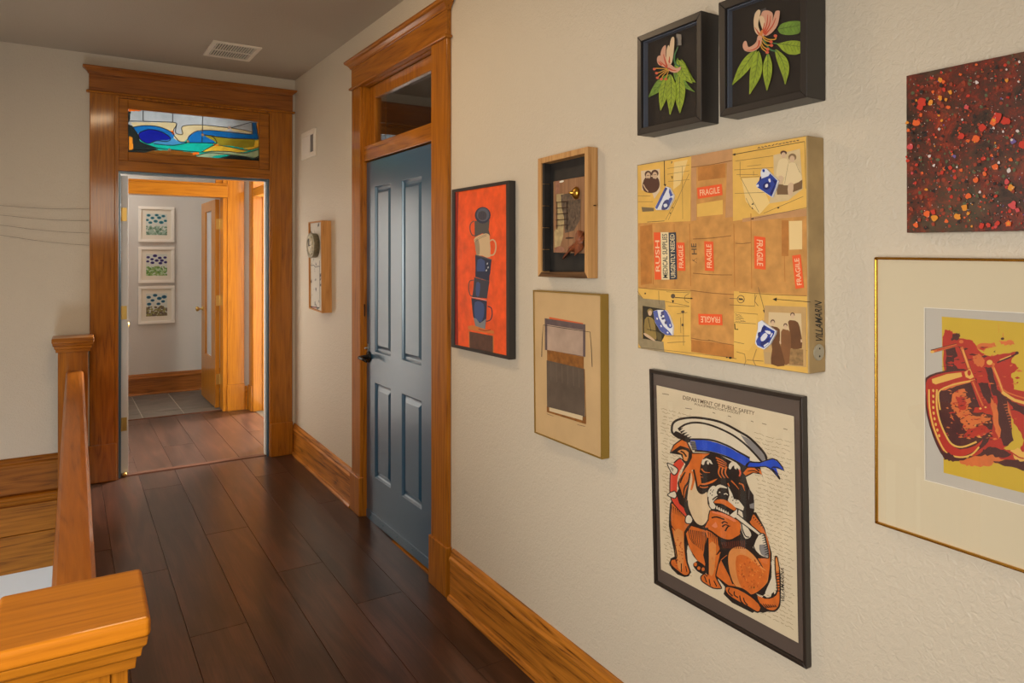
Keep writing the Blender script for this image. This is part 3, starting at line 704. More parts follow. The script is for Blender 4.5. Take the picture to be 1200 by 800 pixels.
# ------------------------------------------------------------------ lights
def area(name, loc, target, sx, sy, power, col=(1, 1, 1), spread=None):
    l = bpy.data.lights.new(name, 'AREA'); l.shape = 'RECTANGLE'; l.size = sx; l.size_y = sy; l.energy = power; l.color = col
    o = bpy.data.objects.new(name, l); COL.objects.link(o); o.location = loc
    d = Vector(target)-Vector(loc); o.rotation_euler = d.to_track_quat('-Z', 'Y').to_euler()
    return o
def point(name, loc, r, power, col):
    l = bpy.data.lights.new(name, 'POINT'); l.shadow_soft_size = r; l.energy = power; l.color = col
    o = bpy.data.objects.new(name, l); COL.objects.link(o); o.location = loc; return o
# ------------------------------------------------------------------ flat art: layered paint on a picture plane x = X
_txt = {}
def text_geo(s):
    if s in _txt: return _txt[s]
    c = bpy.data.curves.new('t', 'FONT'); c.body = s; c.size = 1; c.resolution_u = 3; c.offset = .012
    o = bpy.data.objects.new('t', c); COL.objects.link(o)
    dg = bpy.context.evaluated_depsgraph_get(); me = bpy.data.meshes.new_from_object(o.evaluated_get(dg))
    vs = [(v.co.x, v.co.y) for v in me.vertices]; fs = [tuple(p.vertices) for p in me.polygons]
    bpy.data.objects.remove(o); bpy.data.curves.remove(c); bpy.data.meshes.remove(me)
    x0 = min(v[0] for v in vs); x1 = max(v[0] for v in vs); y0 = min(v[1] for v in vs); y1 = max(v[1] for v in vs)
    _txt[s] = ([((x-x0)/(x1-x0), (y-y0)/(y1-y0)) for x, y in vs], fs); return _txt[s]
class Art:
    def __init__(self, X, step=8e-6, zoom=None):
        self.X = X; self.bm = bmesh.new(); self.mats = []; self.k = 0; self.step = step; self.z = zoom; self.wm = 1.0
    def src(self, x0, y0, s): self.z = (x0, y0, s); return self
    def raw(self): self.z = None; return self
    def p(self, q):
        if self.z: q = (self.z[0]+q[0]/self.z[2], self.z[1]+q[1]/self.z[2])
        y, z = onX(q[0], q[1], self.X); x = self.X - self.step*self.k
        return (x, y, z)
    def mi(self, m):
        if m not in self.mats: self.mats.append(m)
        return self.mats.index(m)
    def face(self, m, pts, same=False):
        if not same: self.k += 1
        try: self.bm.faces.new([self.bm.verts.new(self.p(q)) for q in pts]).material_index = self.mi(m)
        except ValueError: pass
    def poly(self, m, pts, smooth=0, same=False):
        self.face(m, catmull(pts, True, smooth) if smooth else pts, same)
    def line(self, m, pts, w, smooth=0, same=False, closed=False):
        """w in source px (of the photograph); list for taper"""
        if not same: self.k += 1
        n0 = len(pts)
        if smooth and len(pts) > 2: pts = catmull(pts, closed, smooth)
        if closed: pts = list(pts)+[pts[0]]
        ws = [q*self.wm for q in (w if isinstance(w, (list, tuple)) else [w])]
        sc = self.z[2] if self.z else 1
        L = []; R = []; n = len(pts)
        for i, q in enumerate(pts):
            a = pts[max(i-1, 0)]; b_ = pts[min(i+1, n-1)]
            dx, dy = b_[0]-a[0], b_[1]-a[1]; l = math.hypot(dx, dy) or 1
            f = i/(n-1)*(len(ws)-1); j = min(int(f), len(ws)-2) if len(ws) > 1 else 0
            ww = (ws[0] if len(ws) == 1 else ws[j]+(ws[j+1]-ws[j])*(f-j))*sc/2
            L.append(self.bm.verts.new(self.p((q[0]-dy/l*ww, q[1]+dx/l*ww)))); R.append(self.bm.verts.new(self.p((q[0]+dy/l*ww, q[1]-dx/l*ww))))
        for i in range(n-1):
            try: self.bm.faces.new((L[i], L[i+1], R[i+1], R[i])).material_index = self.mi(m)
            except ValueError: pass
    def ell(self, m, cx, cy, rx, ry, rot=0, n=20, same=False):
        c, s = math.cos(rot), math.sin(rot)
        self.face(m, [(cx+rx*math.cos(t)*c-ry*math.sin(t)*s, cy+rx*math.cos(t)*s+ry*math.sin(t)*c) for t in [2*math.pi*i/n for i in range(n)]], same)
    def text(self, m, s, a, b_, c):
        """a baseline start, b_ baseline end, c top of the first letter"""
        self.k += 1; vs, fs = text_geo(s)
        V = [self.bm.verts.new(self.p((a[0]+(b_[0]-a[0])*u+(c[0]-a[0])*v, a[1]+(b_[1]-a[1])*u+(c[1]-a[1])*v))) for u, v in vs]
        for f in fs:
            try: self.bm.faces.new([V[i] for i in f]).material_index = self.mi(m)
            except ValueError: pass
    def scribble(self, m, a, b_, w, amp, seed, n=24):
        r = random.Random(seed); pts = []
        for i in range(n):
            u = i/(n-1); pts.append((a[0]+(b_[0]-a[0])*u, a[1]+(b_[1]-a[1])*u + r.uniform(-amp, amp)))
        self.line(m, pts, w, smooth=2, same=self.k > 1)
    def done(self, name, parent, label=None):
        for f in self.bm.faces: f.normal_update()
        big = [f for f in self.bm.faces if len(f.verts) > 4]
        bmesh.ops.triangulate(self.bm, faces=big)
        self.bm.normal_update()
        flip = [f for f in self.bm.faces if f.normal.x > 0]
        bmesh.ops.reverse_faces(self.bm, faces=flip)
        return obj(name, self.bm, self.mats, parent, recalc=False, label=label)

def pm_(name, r, g, b, rough=.6, **k): return plain(name, rgb(r, g, b), rough, **k)
def quad(ps, X): return [onX(p[0], p[1], X) for p in ps]
def inset_q(Q, w):
    """inset a TL,TR,BR,BL quad of (y,z) by w metres (y decreases to the right)"""
    (a, b_, c, d) = Q
    def lerp(p, q, dist):
        l = math.hypot(q[0]-p[0], q[1]-p[1]); return ((q[0]-p[0])*dist/l, (q[1]-p[1])*dist/l)
    out = []
    for i in range(4):
        p = Q[i]; q = Q[(i+1) % 4]; r = Q[(i-1) % 4]
        u = lerp(p, q, w); v = lerp(p, r, w); out.append((p[0]+u[0]+v[0], p[1]+u[1]+v[1]))
    return out
def ring(bm, O, I, xf, xb, xi=None, mis=(0, 0, 0, 0)):
    """mitred picture frame ring between outer quad O and inner quad I, front at xf, back at xb"""
    for i in range(4):
        j = (i+1) % 4
        sec = lambda o, n_: [(xb, *o), (xf, *o), (xf, *n_), (xb if xi is None else xi, *n_)]
        loft(bm, [sec(O[i], I[i]), sec(O[j], I[j])], mi=mis[i])
def slab(bm, Q, xf, xb, mi=0):
    loft(bm, [[(xb, *q) for q in Q], [(xf, *q) for q in Q]], mi=mi)
def base_of(Q, x=WX):
    return (x, sum(q[0] for q in Q)/4, min(q[1] for q in Q))
WB = WX-.0008     # picture backs sit on the wall
INK = pm_('ink', 30, 24, 20, .5); INKS = pm_('soft_ink', 92, 76, 58, .7)
GL = glass_mat('picture_glass', (1, 1, 1), 1.2, .01)
# ================================================================== mugs painting
Xf = WX-.033
Q = quad([(529.4, 222.2), (596, 211.2), (596.5, 421.5), (528.6, 406.4)], Xf)
t = thing('picture', 'tall red painting of stacked mugs in a slim black frame beside the blue door', 'picture', base_of(Q))
Xa = Xf+.005
I = quad([(532.6, 225.2), (592.8, 215.6), (593.2, 416.6), (532.2, 403.6)], Xf)
M_fr = pm_('charcoal_frame', 46, 41, 38, .45)
b = B(); ring(b, Q, I, Xf, WB); obj('frame', b, M_fr, t, .0012)
b = B(); slab(b, inset_q(quad([(532.6, 225.2), (592.8, 215.6), (593.2, 416.6), (532.2, 403.6)], Xf), -.001), Xa+.0005, WB-.001)
obj('canvas', b, plain('red_orange_paint', rgb(240, 88, 26), .5, noise=.2, nscale=22, bump=.2), t)
A = Art(Xa); mg = pm_('mug_grey', 84, 80, 78); mn = pm_('mug_navy', 42, 48, 72); mb = pm_('mug_blue', 62, 82, 130); mc = pm_('mug_cream', 205, 178, 140); ms = pm_('mug_shade', 160, 138, 112)
dk = pm_('red_dark', 150, 38, 26, noise=.2); tn = pm_('pedestal_tan', 205, 120, 56); pb = pm_('pedestal_brown', 92, 62, 50, noise=.25, nscale=30)
A.poly(dk, [(532.8, 226), (537.5, 225), (536, 300), (537, 404), (532.8, 403)])
A.src(545, 230, 8.88)
A.line(mg, [(92, 255), (58, 285), (52, 345), (72, 400), (98, 408)], 1.2, 4)
A.poly(mg, [(98, 255), (255, 250), (246, 350), (262, 410), (180, 385), (100, 425)], 0)
A.ell(mn, 184, 196, 82, 86); A.ell(pm_('mug_inner', 88, 92, 108), 186, 190, 66, 70); A.ell(pm_('mug_inner2', 70, 66, 72), 180, 200, 46, 48)
for i in range(5): A.line(mn, [(140+i*16, 160), (150+i*14, 200), (138+i*18, 240)], .5, 3, same=i > 0)
A.line(mc, [(258, 465), (288, 450), (316, 480), (320, 545), (298, 605), (258, 612)], 1.5, 4); 
A.poly(mc, [(92, 445), (135, 410), (215, 385), (252, 402), (258, 450), (262, 632), (180, 616), (118, 605), (104, 500)], 2)
A.poly(ms, [(100, 480), (130, 440), (150, 500), (150, 600), (118, 600), (106, 520)], 2); A.line(ms, [(100, 458), (150, 425), (222, 396)], .7, 3); A.line(mg, [(108, 470), (160, 435), (226, 408)], .35, 3)
A.poly(mn, [(106, 612), (180, 622), (276, 655), (262, 800), (235, 880), (110, 840)], 0)
A.poly(mb, [(130, 660), (205, 672), (195, 850), (128, 830)], 2); A.line(mg, [(108, 612), (180, 630), (274, 660)], 1.4, 2)
for q in ((232, 700), (240, 740), (222, 770)): A.ell(pm_('glint', 190, 195, 200), q[0], q[1], 7, 12, .4, 8)
A.src(545, 310, 7.62)
A.poly(mn, [(92, 60), (220, 60), (216, 145), (92, 110)]); A.line(mg, [(92, 108), (150, 125), (216, 150)], .9, 2)
A.line(mg, [(78, 138), (42, 148), (32, 205), (45, 270), (66, 280)], 1.1, 4)
A.poly(pm_('mug_slate', 62, 62, 74), [(82, 112), (218, 152), (212, 190), (196, 302), (64, 290), (76, 200)], 0)
A.poly(mb, [(100, 160), (135, 170), (125, 280), (98, 270)], 2)
A.line(mn, [(202, 372), (234, 388), (242, 445), (226, 492), (190, 506)], 1.2, 4)
A.poly(mn, [(56, 298), (196, 325), (190, 480), (180, 578), (95, 562), (70, 450)])
A.poly(mb, [(88, 335), (165, 350), (165, 470), (120, 510), (86, 460)], 3); A.poly(pm_('mug_foot', 128, 130, 134), [(74, 470), (100, 482), (130, 522), (160, 505), (187, 482), (180, 575), (95, 560)], 0)
A.poly(mb, [(112, 470), (160, 475), (142, 512), (122, 500)], 2); A.line(pm_('glint', 190, 195, 200), [(64, 292), (120, 300), (194, 322)], .5, 2)
A.poly(tn, [(26, 548), (70, 540), (180, 576), (256, 590), (262, 618), (120, 598), (28, 578)]); A.poly(pb, [(36, 596), (252, 636), (252, 790), (40, 748)])
A.line(tn, [(36, 590), (38, 748)], .8); A.line(tn, [(252, 630), (254, 795)], 1.0); A.line(dk, [(120, 575), (180, 590), (230, 580)], 1.0, 2)
A.done('painted_mugs', t)

# ================================================================== wooden assemblage box
Xf = WX-.044
Q = quad([(630.2, 185.9), (688.7, 171.5), (688.7, 326.2), (630.2, 324)], Xf)
I = quad([(634.0, 191.6), (684.9, 179.6), (684.9, 318.6), (634.1, 318.8)], Xf)
t = thing('shadow_box', 'small deep pale wood box frame holding a weathered plank, brass bell and brown leaf', 'picture', base_of(Q))
M_pw = oak('z', rgb(205, 160, 105)[:3], rgb(150, 98, 52)[:3], 'pale_box_wood', rough=.6, coat=0); M_dw = oak('y', rgb(110, 80, 52)[:3], rgb(48, 32, 22)[:3], 'stained_box_wood', rough=.7, coat=0)
b = B(); ring(b, Q, I, Xf, WB, mis=(0, 0, 1, 0)); obj('frame', b, [M_pw, M_dw], t, .0012)
M_bk = plain('black_board', (.022, .019, .017, 1), .55, noise=.4, nscale=20)
b = B(); slab(b, inset_q(Q, .004), WX-.007, WB)
ys = [q[0] for q in I]; zs = [q[1] for q in I]
obj('backing', b, M_bk, t)
b = B()
zz = [max(zs)-.002-(max(zs)-min(zs)-.004)*i/5 for i in range(6)]
for i in range(5): box(b, Xf+.006, WX-.007, max(ys)-.010, max(ys)+.004, zz[i+1]+.002, zz[i], 0)
obj('slatted_lining', b, M_bk, t, .0008)
Xb = WX-.022
b = B(); slab(b, quad([(648.5, 212.6), (684.4, 206.4), (684.6, 297), (648.5, 295.8)], Xb), Xb, WX-.007)
pk = obj('plank', b, oak('z', rgb(160, 120, 88)[:3], rgb(92, 64, 46)[:3], 'weathered_plank', rough=.8, coat=0), t, .001)
A = Art(Xb-.0004).src(640, 200, 7.27)
A.poly(pm_('aged_cream', 178, 156, 112, noise=.25, nscale=60), [(88, 200), (150, 195), (152, 420), (145, 560), (120, 640), (72, 655), (70, 520), (90, 480)])
A.poly(pm_('grey_bark', 98, 80, 64, noise=.5, nscale=80), [(125, 205), (200, 190), (240, 250), (295, 240), (290, 420), (235, 510), (160, 530), (152, 400), (130, 300)])
A.poly(pm_('aged_rose', 150, 104, 82, noise=.3, nscale=60), [(76, 660), (110, 640), (150, 655), (160, 690), (66, 694)]); A.poly(pm_('aged_rose', 150, 104, 82), [(80, 90), (115, 85), (115, 190), (80, 200)])
A.ell(pm_('paper_white', 225, 220, 205), 132, 92, 20, 9, -.3)
A.line(pm_('burnt', 60, 38, 26), [(165, 575), (190, 572), (235, 572)], [1, 2.2, 1]); A.line(pm_('burnt', 60, 38, 26), [(232, 445), (250, 410), (246, 350)], .8)
A.done('collaged_scraps', t)
b = B()
for i, zq in enumerate((268, 318, 368, 418, 466)):
    p0 = onX(640+84/7.27, 200+(zq+2)/7.27, Xb-.005); p1 = onX(640+186/7.27, 200+(zq-6)/7.27, Xb-.005); cyl(b, (Xb-.005, *p0), (Xb-.005, *p1), .0013, n=8)
for px_ in (92, 176):
    p0 = onX(640+px_/7.27, 200+262/7.27, Xb-.003); p1 = onX(640+px_/7.27, 200+500/7.27, Xb-.003); cyl(b, (Xb-.003, *p0), (Xb-.003, *p1), .0011, n=8)
obj('wire_rungs', b, pm_('rusty_wire', 66, 42, 30, .5, metal=.5), t, 0, True)
by_, bz_ = onX(640+238/7.27, 200+188/7.27, Xb-.012)
b = B(); lathe(b, (Xb, by_, bz_), (-1, .28, .02), [(0, .021), (.005, .022), (.010, .018), (.015, .012), (.019, .006), (.026, .0045), (.029, .001)], n=28); obj('brass_bell', b, pm_('old_brass', 196, 150, 66, .3, metal=1), t, 0, True)
b = B(); lp = [(262, 522), (285, 508), (302, 520), (326, 520), (312, 552), (322, 600), (312, 640), (285, 690), (244, 726), (226, 692), (196, 690), (170, 722), (150, 756), (160, 700), (190, 662), (228, 628), (244, 580)]
vs = []
for i, q in enumerate(catmull(lp, True, 3)):
    y, z = onX(640+q[0]/7.27, 200+q[1]/7.27, Xb-.010); vs.append(b.verts.new((Xb-.010-.006*math.sin(i*.9), y, z)))
cen = b.verts.new((Xb-.016, *onX(640+262/7.27, 200+620/7.27, Xb-.010)))
for i in range(len(vs)): b.faces.new((vs[i], vs[(i+1) % len(vs)], cen))
lf = obj('dried_leaf', b, pm_('leaf_brown', 136, 74, 42, .5, noise=.4, nscale=70), t, 0, True); sm = lf.modifiers.new('thick', 'SOLIDIFY'); sm.thickness = .0012
b = B(); box(b, WX-.020, WX-.016, Q[1][0]-.010, Q[1][0]+.001, 1.715, 1.718); obj('nail', b, M_black, t)

# ================================================================== beige print with stitched shapes
Xf = WX-.034
Q = quad([(624.3, 339.6), (704.2, 344.6), (705, 538.4), (626, 507)], Xf)
t = thing('picture', 'beige picture with a grey-brown block and purple square in a thin brass-coloured frame', 'picture', base_of(Q))
M_og = plain('olive_gold', rgb(158, 128, 58), .35, metal=.55)
b = B(); ring(b, Q, inset_q(Q, .005), Xf, WB); obj('frame', b, M_og, t, .001)
Xa = Xf+.003
b = B(); slab(b, inset_q(Q, .004), Xa+.0006, WB-.001); obj('board', b, pm_('beige_board', 196, 164, 118, .7, noise=.08, nscale=8), t)
A = Art(Xa).src(610, 330, 3.633)
pu = pm_('plum_grey', 98, 82, 82, noise=.2); og = pm_('brick_orange', 205, 92, 42); gb = pm_('gold_brown', 140, 88, 34, noise=.35, nscale=50); db = pm_('slate_brown', 92, 78, 66, noise=.25, nscale=14); ph = pm_('pinkish_grey', 172, 148, 130, noise=.25, nscale=10)
A.poly(og, [(122, 150), (266, 176), (266, 192), (122, 168)]); A.poly(pu, [(103, 155), (276, 182), (276, 320), (104, 290)]); A.poly(ph, [(114, 182), (266, 206), (266, 316), (114, 290)])
A.poly(gb, [(113, 290), (150, 296), (180, 302), (230, 312), (269, 320), (269, 372), (113, 340)])
A.poly(gb, [(112, 530), (276, 572), (277, 603), (112, 550)]); A.poly(db, [(111, 334), (271, 371), (274, 576), (113, 532)]); A.poly(pm_('cream_strip', 206, 186, 150), [(122, 534), (264, 571), (264, 590), (122, 550)])
for i in range(6): A.line(pm_('slate_streak', 104, 90, 78), [(128+i*24, 345+i*5), (130+i*24, 420+i*6)], .7, same=i > 0)
A.line(INK, [(90, 320), (92, 250), (97, 184), (200, 200), (296, 214), (302, 290), (305, 362)], .7); A.line(gb, [(112, 552), (278, 604)], 1.2); A.line(gb, [(272, 372), (278, 604)], .8)
A.line(INKS, [(242, 608), (275, 616)], .5); A.line(INKS, [(112, 562), (140, 572)], .4)
A.done('print', t)

# ================================================================== two black shadow boxes with flowers
M_bf = pm_('black_frame', 40, 35, 33, .4); M_vel = plain('black_velvet', rgb(38, 30, 24), .85)
M_sp = pm_('spacer_grey', 92, 100, 116, .4)  # grey-blue colour paints the glass-edge reflection onto the spacer ring
def shadowbox(Qp, Ip, T, label, group=None):
    Xf = WX-T; Q = quad(Qp, Xf); I = quad(Ip, Xf)
    t = thing('shadow_box', label, 'picture', base_of(Q))
    b = B(); ring(b, Q, I, Xf, WB); obj('frame', b, M_bf, t, .0015)
    b = B(); slab(b, inset_q(Q, .005), Xf+.026, WB-.001); obj('backing', b, M_vel, t)
    b = B(); J = inset_q(I, -.001); J2 = inset_q(J, .003); ring(b, J, J2, Xf+.010, Xf+.027); obj('spacer_reflection', b, M_sp, t)
    b = B(); b.faces.new([b.verts.new((Xf+.005, *q)) for q in inset_q(I, -.003)]); obj('glass', b, GL, t, recalc=False)
    return t
LEAF = [pm_('leaf_lime', 150, 172, 44, .6, noise=.25, nscale=70), pm_('leaf_green', 112, 150, 50, .6, noise=.3, nscale=60), pm_('leaf_pale', 178, 190, 92, .6, noise=.2)]
VEIN = pm_('leaf_vein', 74, 96, 26); PINK = pm_('petal_pink', 214, 160, 134); RED = pm_('petal_red', 196, 72, 40); CRM = pm_('petal_cream', 226, 196, 158); YEL = pm_('stamen', 205, 150, 48); COR = pm_('anther', 214, 92, 62); TAPE = pm_('tape_grey', 74, 72, 74, .3); STM = pm_('stem_green', 66, 118, 70)
def leaf(A, tip, base, w, m, bend=0, cut=None, veins=5):
    dx, dy = tip[0]-base[0], tip[1]-base[1]; l = math.hypot(dx, dy); nx, ny = -dy/l, dx/l
    def at(u, s): return (base[0]+dx*u+nx*(s*w*math.sin(math.pi*min(1, u**.8))+bend*math.sin(math.pi*u)), base[1]+dy*u+ny*(s*w*math.sin(math.pi*min(1, u**.8))+bend*math.sin(math.pi*u)))
    us = [0, .12, .3, .5, .7, .88, 1]
    P = [at(u, 1) for u in us] + [at(u, -1) for u in reversed(us[1:-1])]
    A.k += 40; A.poly(m, P, 3); A.line(VEIN, [at(u, 0) for u in (0.02, .3, .6, .97)], [.9, .3], 2)
    for i in range(veins):
        u = .18+.62*i/veins
        A.line(VEIN, [at(u, 0), at(u+.12, .75)], .35, same=i > 0); A.line(VEIN, [at(u, 0), at(u+.12, -.75)], .35, same=True)
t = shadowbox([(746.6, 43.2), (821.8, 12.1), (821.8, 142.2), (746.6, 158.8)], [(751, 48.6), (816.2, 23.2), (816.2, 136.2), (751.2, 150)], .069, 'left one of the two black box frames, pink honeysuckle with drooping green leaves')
A = Art(WX-.049, 1.5e-5).src(755, 35, 7.614)
A.poly(TAPE, [(285, 35), (332, 40), (332, 138), (290, 140)])
leaf(A, (462, 470), (330, 265), 46, LEAF[0], 40); leaf(A, (455, 555), (300, 250), 40, LEAF[1], 70)
leaf(A, (322, 745), (320, 400), 50, LEAF[0]); leaf(A, (42, 602), (240, 400), 46, LEAF[1]); leaf(A, (152, 722), (205, 420), 42, LEAF[0]); leaf(A, (238, 760), (245, 400), 44, LEAF[0], -8)
leaf(A, (440, 480), (310, 270), 50, LEAF[0], 20)
A.line(STM, [(312, 152), (280, 230), (285, 300), (330, 330)], [1, 2, 2], 3)
A.k += 60
for q in ([(215, 350), (120, 345), (102, 352)], [(220, 350), (150, 380), (122, 388)], [(225, 355), (160, 400), (130, 430)], [(228, 360), (180, 410), (165, 442)], [(232, 360), (215, 410), (205, 442)]):
    A.line(YEL, q, 1.0, 3); A.ell(COR, q[-1][0], q[-1][1], 14, 11)
A.k += 30
for P_, m_ in (([(135, 240), (160, 235), (200, 300), (218, 345), (180, 330), (140, 310), (126, 270)], PINK), ([(200, 140), (208, 160), (205, 230), (225, 330), (190, 310), (158, 240), (172, 170)], PINK), ([(228, 140), (240, 160), (245, 250), (232, 330), (212, 280), (212, 190)], CRM), ([(265, 66), (282, 80), (278, 180), (262, 290), (240, 300), (235, 200), (248, 100)], CRM)):
    A.poly(m_, P_, 3)
for L_ in ([(150, 280), (190, 315), (215, 340)], [(185, 220), (200, 280), (222, 335)], [(138, 285), (170, 318)], [(240, 240), (236, 300)]): A.line(RED, L_, [.6, 2.4], 3)
A.poly(PINK, [(228, 290), (250, 310), (300, 345), (340, 330), (335, 360), (300, 384), (255, 378), (225, 350)], 3); A.line(RED, [(228, 345), (265, 362), (300, 366)], [2.2, .8], 3)
A.done('flower_cutout', t)
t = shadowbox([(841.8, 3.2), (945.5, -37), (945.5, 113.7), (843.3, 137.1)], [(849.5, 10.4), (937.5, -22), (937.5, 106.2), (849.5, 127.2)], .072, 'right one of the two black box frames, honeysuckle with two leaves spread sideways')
A = Art(WX-.052, 1.5e-5).src(850, 5, 7.274)
A.poly(TAPE, [(245, 75), (345, 28), (350, 60), (250, 110)])
A.poly(LEAF[1], catmull([(445, 212), (475, 170), (540, 148), (600, 142), (638, 146)], False, 4)+[(638, 235)]+catmull([(620, 252), (560, 262), (500, 258), (465, 245), (445, 212)], False, 4))
A.poly(LEAF[0], catmull([(415, 330), (470, 330), (540, 312), (600, 310), (638, 318)], False, 4)+[(638, 418)]+catmull([(600, 430), (540, 425), (490, 395), (450, 350), (415, 330)], False, 4))
for (a, c_) in (((450, 212), (636, 178)), ((420, 330), (636, 360))): A.line(VEIN, [a, c_], [.9, .4])
for k_ in range(5):
    x = 490+k_*30; A.line(VEIN, [(x, 206-k_*5), (x+22, 165)], .35); A.line(VEIN, [(x, 206-k_*5), (x+26, 240)], .35); A.line(VEIN, [(x, 340+k_*4), (x+20, 322)], .35); A.line(VEIN, [(x, 340+k_*4), (x+24, 392+k_*5)], .35)
leaf(A, (512, 685), (430, 385), 44, LEAF[0], -34)
leaf(A, (358, 738), (368, 420), 40, LEAF[0]); leaf(A, (62, 690), (270, 385), 44, LEAF[0]); leaf(A, (212, 770), (290, 400), 50, LEAF[0], -14)
A.line(STM, [(330, 300), (385, 385), (440, 400)], [2, 1.6], 3); A.line(STM, [(400, 330), (450, 338)], 1.2); A.line(STM, [(368, 400), (368, 450)], 1.0)
A.k += 60
for q in ([(320, 265), (370, 300), (435, 300), (436, 272)], [(320, 270), (350, 310), (398, 322)], [(310, 290), (350, 345), (402, 352)], [(305, 300), (330, 360), (370, 385)], [(300, 310), (320, 375), (366, 412)]):
    A.line(YEL, q, 1.3, 3); A.ell(COR, q[-1][0], q[-1][1], 15, 13)
A.k += 30
for P_, m_ in (([(290, 50), (310, 62), (300, 120), (290, 180), (310, 250), (285, 262), (258, 220), (252, 140), (265, 80)], CRM), ([(470, 58), (474, 80), (455, 180), (400, 250), (350, 272), (360, 230), (400, 180), (425, 100), (440, 62)], PINK), ([(330, 62), (370, 55), (410, 75), (415, 120), (400, 190), (350, 260), (325, 270), (330, 200), (300, 130), (315, 90)], PINK), ([(300, 115), (330, 105), (346, 150), (340, 220), (320, 200)], CRM)):
    A.poly(m_, P_, 3)
for L_ in ([(372, 90), (365, 170), (335, 250)], [(395, 100), (385, 180), (340, 260)], [(440, 120), (410, 190), (350, 262)], [(345, 160), (330, 240)], [(262, 200), (300, 258)]): A.line(RED, L_, [.6, 2.0], 3)
A.poly(pm_('petal_orange', 214, 128, 60), [(330, 215), (325, 270), (300, 320), (280, 300), (300, 250)], 2)
A.poly(PINK, [(290, 270), (325, 285), (300, 370), (240, 405), (180, 400), (158, 360), (172, 318), (192, 322), (205, 365), (240, 355), (275, 320)], 3); A.line(RED, [(190, 395), (240, 392), (290, 362), (300, 310)], [.6, 2.0], 3)
A.done('flower_cutout', t)
# ================================================================== cardboard and pattern-paper collage
Xf = WX-.064
Q = quad([(746.3, 193.3), (945.6, 158.4), (947.9, 438.4), (747.1, 408)], Xf)
t = thing('mixed_media_picture', 'large square tan collage of cardboard, FRAGILE stickers, old photos and blue china shards', 'picture', base_of(Q))
M_card = plain('cardboard', rgb(198, 142, 74), .6, noise=.2, nscale=30, bump=.15); M_patt = plain('pattern_paper', rgb(222, 176, 86), .55, noise=.12, nscale=16); M_edge = plain('edge_paper', rgb(176, 150, 104), .6, noise=.18, nscale=14)
b = B(); slab(b, Q, Xf, WX-.0002); obj('panel', b, M_edge, t, .003)
A = Art(Xf-.0006, 6e-6)
P0 = [(747.4, 194.2), (944.6, 159.8), (946.8, 437.2), (748.2, 407)]
A.poly(M_patt, P0)
# cardboard cross
c2 = plain('cardboard_dark', rgb(184, 120, 54), .6, noise=.22, nscale=34); c3 = plain('tape_brown', rgb(190, 142, 96), .4, noise=.1)
A.poly(M_card, [(810, 182.6), (858.5, 174), (859, 259), (880, 256), (945.3, 249.5), (946.2, 346.5), (860, 341), (860, 403), (847, 404.5), (809.5, 399), (809.5, 340), (748.2, 337), (747.8, 261.5), (809, 259)])
A.poly(c3, [(810, 182.6), (858.5, 174), (858.5, 190), (810, 196)]); A.poly(c3, [(810, 196), (816, 195), (816, 258), (810, 259)]); A.poly(c3, [(852, 191), (858.5, 190), (859, 254), (850, 255)])
A.poly(c3, [(870, 256), (945.2, 244), (945.3, 253), (870, 260)]); A.poly(c2, [(750, 265), (764, 263), (764, 332), (751, 334)]); A.poly(c2, [(810, 398), (860, 404), (860, 420), (810, 412)])
A.poly(c2, [(916, 258), (924, 258), (924, 300), (916, 300)])
A.poly(c2, [(818, 196), (850, 191), (850, 208), (818, 212)], same=False)
A.poly(pm_('pale_label', 226, 196, 138), [(924.5, 259), (940, 258.5), (940, 292), (925, 292.5)])
A.poly(M_patt, [(817, 239), (847, 234), (847, 251), (817, 254)])
for (a, c_) in (((808, 262), (809.5, 335)), ((860, 262), (861, 336)), ((764, 262), (765.5, 333)), ((790, 262), (791, 335)), ((835, 290), (836, 320)), ((918, 262), (920, 330)), ((880, 250), (881, 338))): A.line(c2, [a, c_], .9)
for (a, c_) in (((862, 285), (880, 284)), ((812, 280), (857, 276)), ((812, 320), (858, 322)), ((748.5, 337), (809.5, 341)), ((809, 340), (860, 345)), ((866, 342), (945.5, 346.5)), ((810, 396), (835, 399)), ((830, 398), (860, 404)), ((810, 196), (858, 188))): A.line(pm_('crease', 132, 88, 46), [a, ((a[0]+c_[0])/2, (a[1]+c_[1])/2+.8), c_], .8, 2)
# pale overlays and thin pattern lines
A.poly(pm_('pattern_pale', 228, 196, 128), [(869, 209), (890, 208), (902, 238), (890, 251), (874, 236)]); A.poly(pm_('pattern_pale', 228, 196, 128), [(790, 190), (806, 187), (797, 216), (789, 222)])
A.src(745, 180, 8.89)
for L_ in ([(15, 120), (560, 28)], [(330, 155), (560, 118)], [(330, 215), (560, 178)], [(340, 290), (560, 270)], [(485, 130), (490, 680)], [(20, 440), (155, 440)], [(20, 500), (180, 500)], [(340, 690), (555, 210)], [(310, 690), (420, 480)]): A.line(INKS, L_, .35)
A.line(INK, [(298, 75), (302, 330)], .9); A.poly(INK, [(290, 318), (320, 318), (306, 342)]); A.poly(pm_('smudge', 118, 100, 72), [(60, 555), (190, 565), (190, 598), (70, 605)])
A.line(INKS, [(370, 85), (380, 80), (372, 102)], 1); A.line(INK, [(368, 240), (385, 238), (378, 260)], 1); A.line(INKS, [(120, 712), (300, 700)], .6); A.poly(INK, [(375, 560), (392, 556), (385, 572)]); A.poly(INK, [(352, 615), (370, 612), (362, 630)])
A.poly(pm_('photo_pale', 214, 190, 158), [(55, 180), (250, 158), (256, 380), (195, 470), (170, 400), (65, 380)]); sep = pm_('sepia_dark', 84, 52, 40); sk = pm_('sepia_skin', 202, 172, 140)
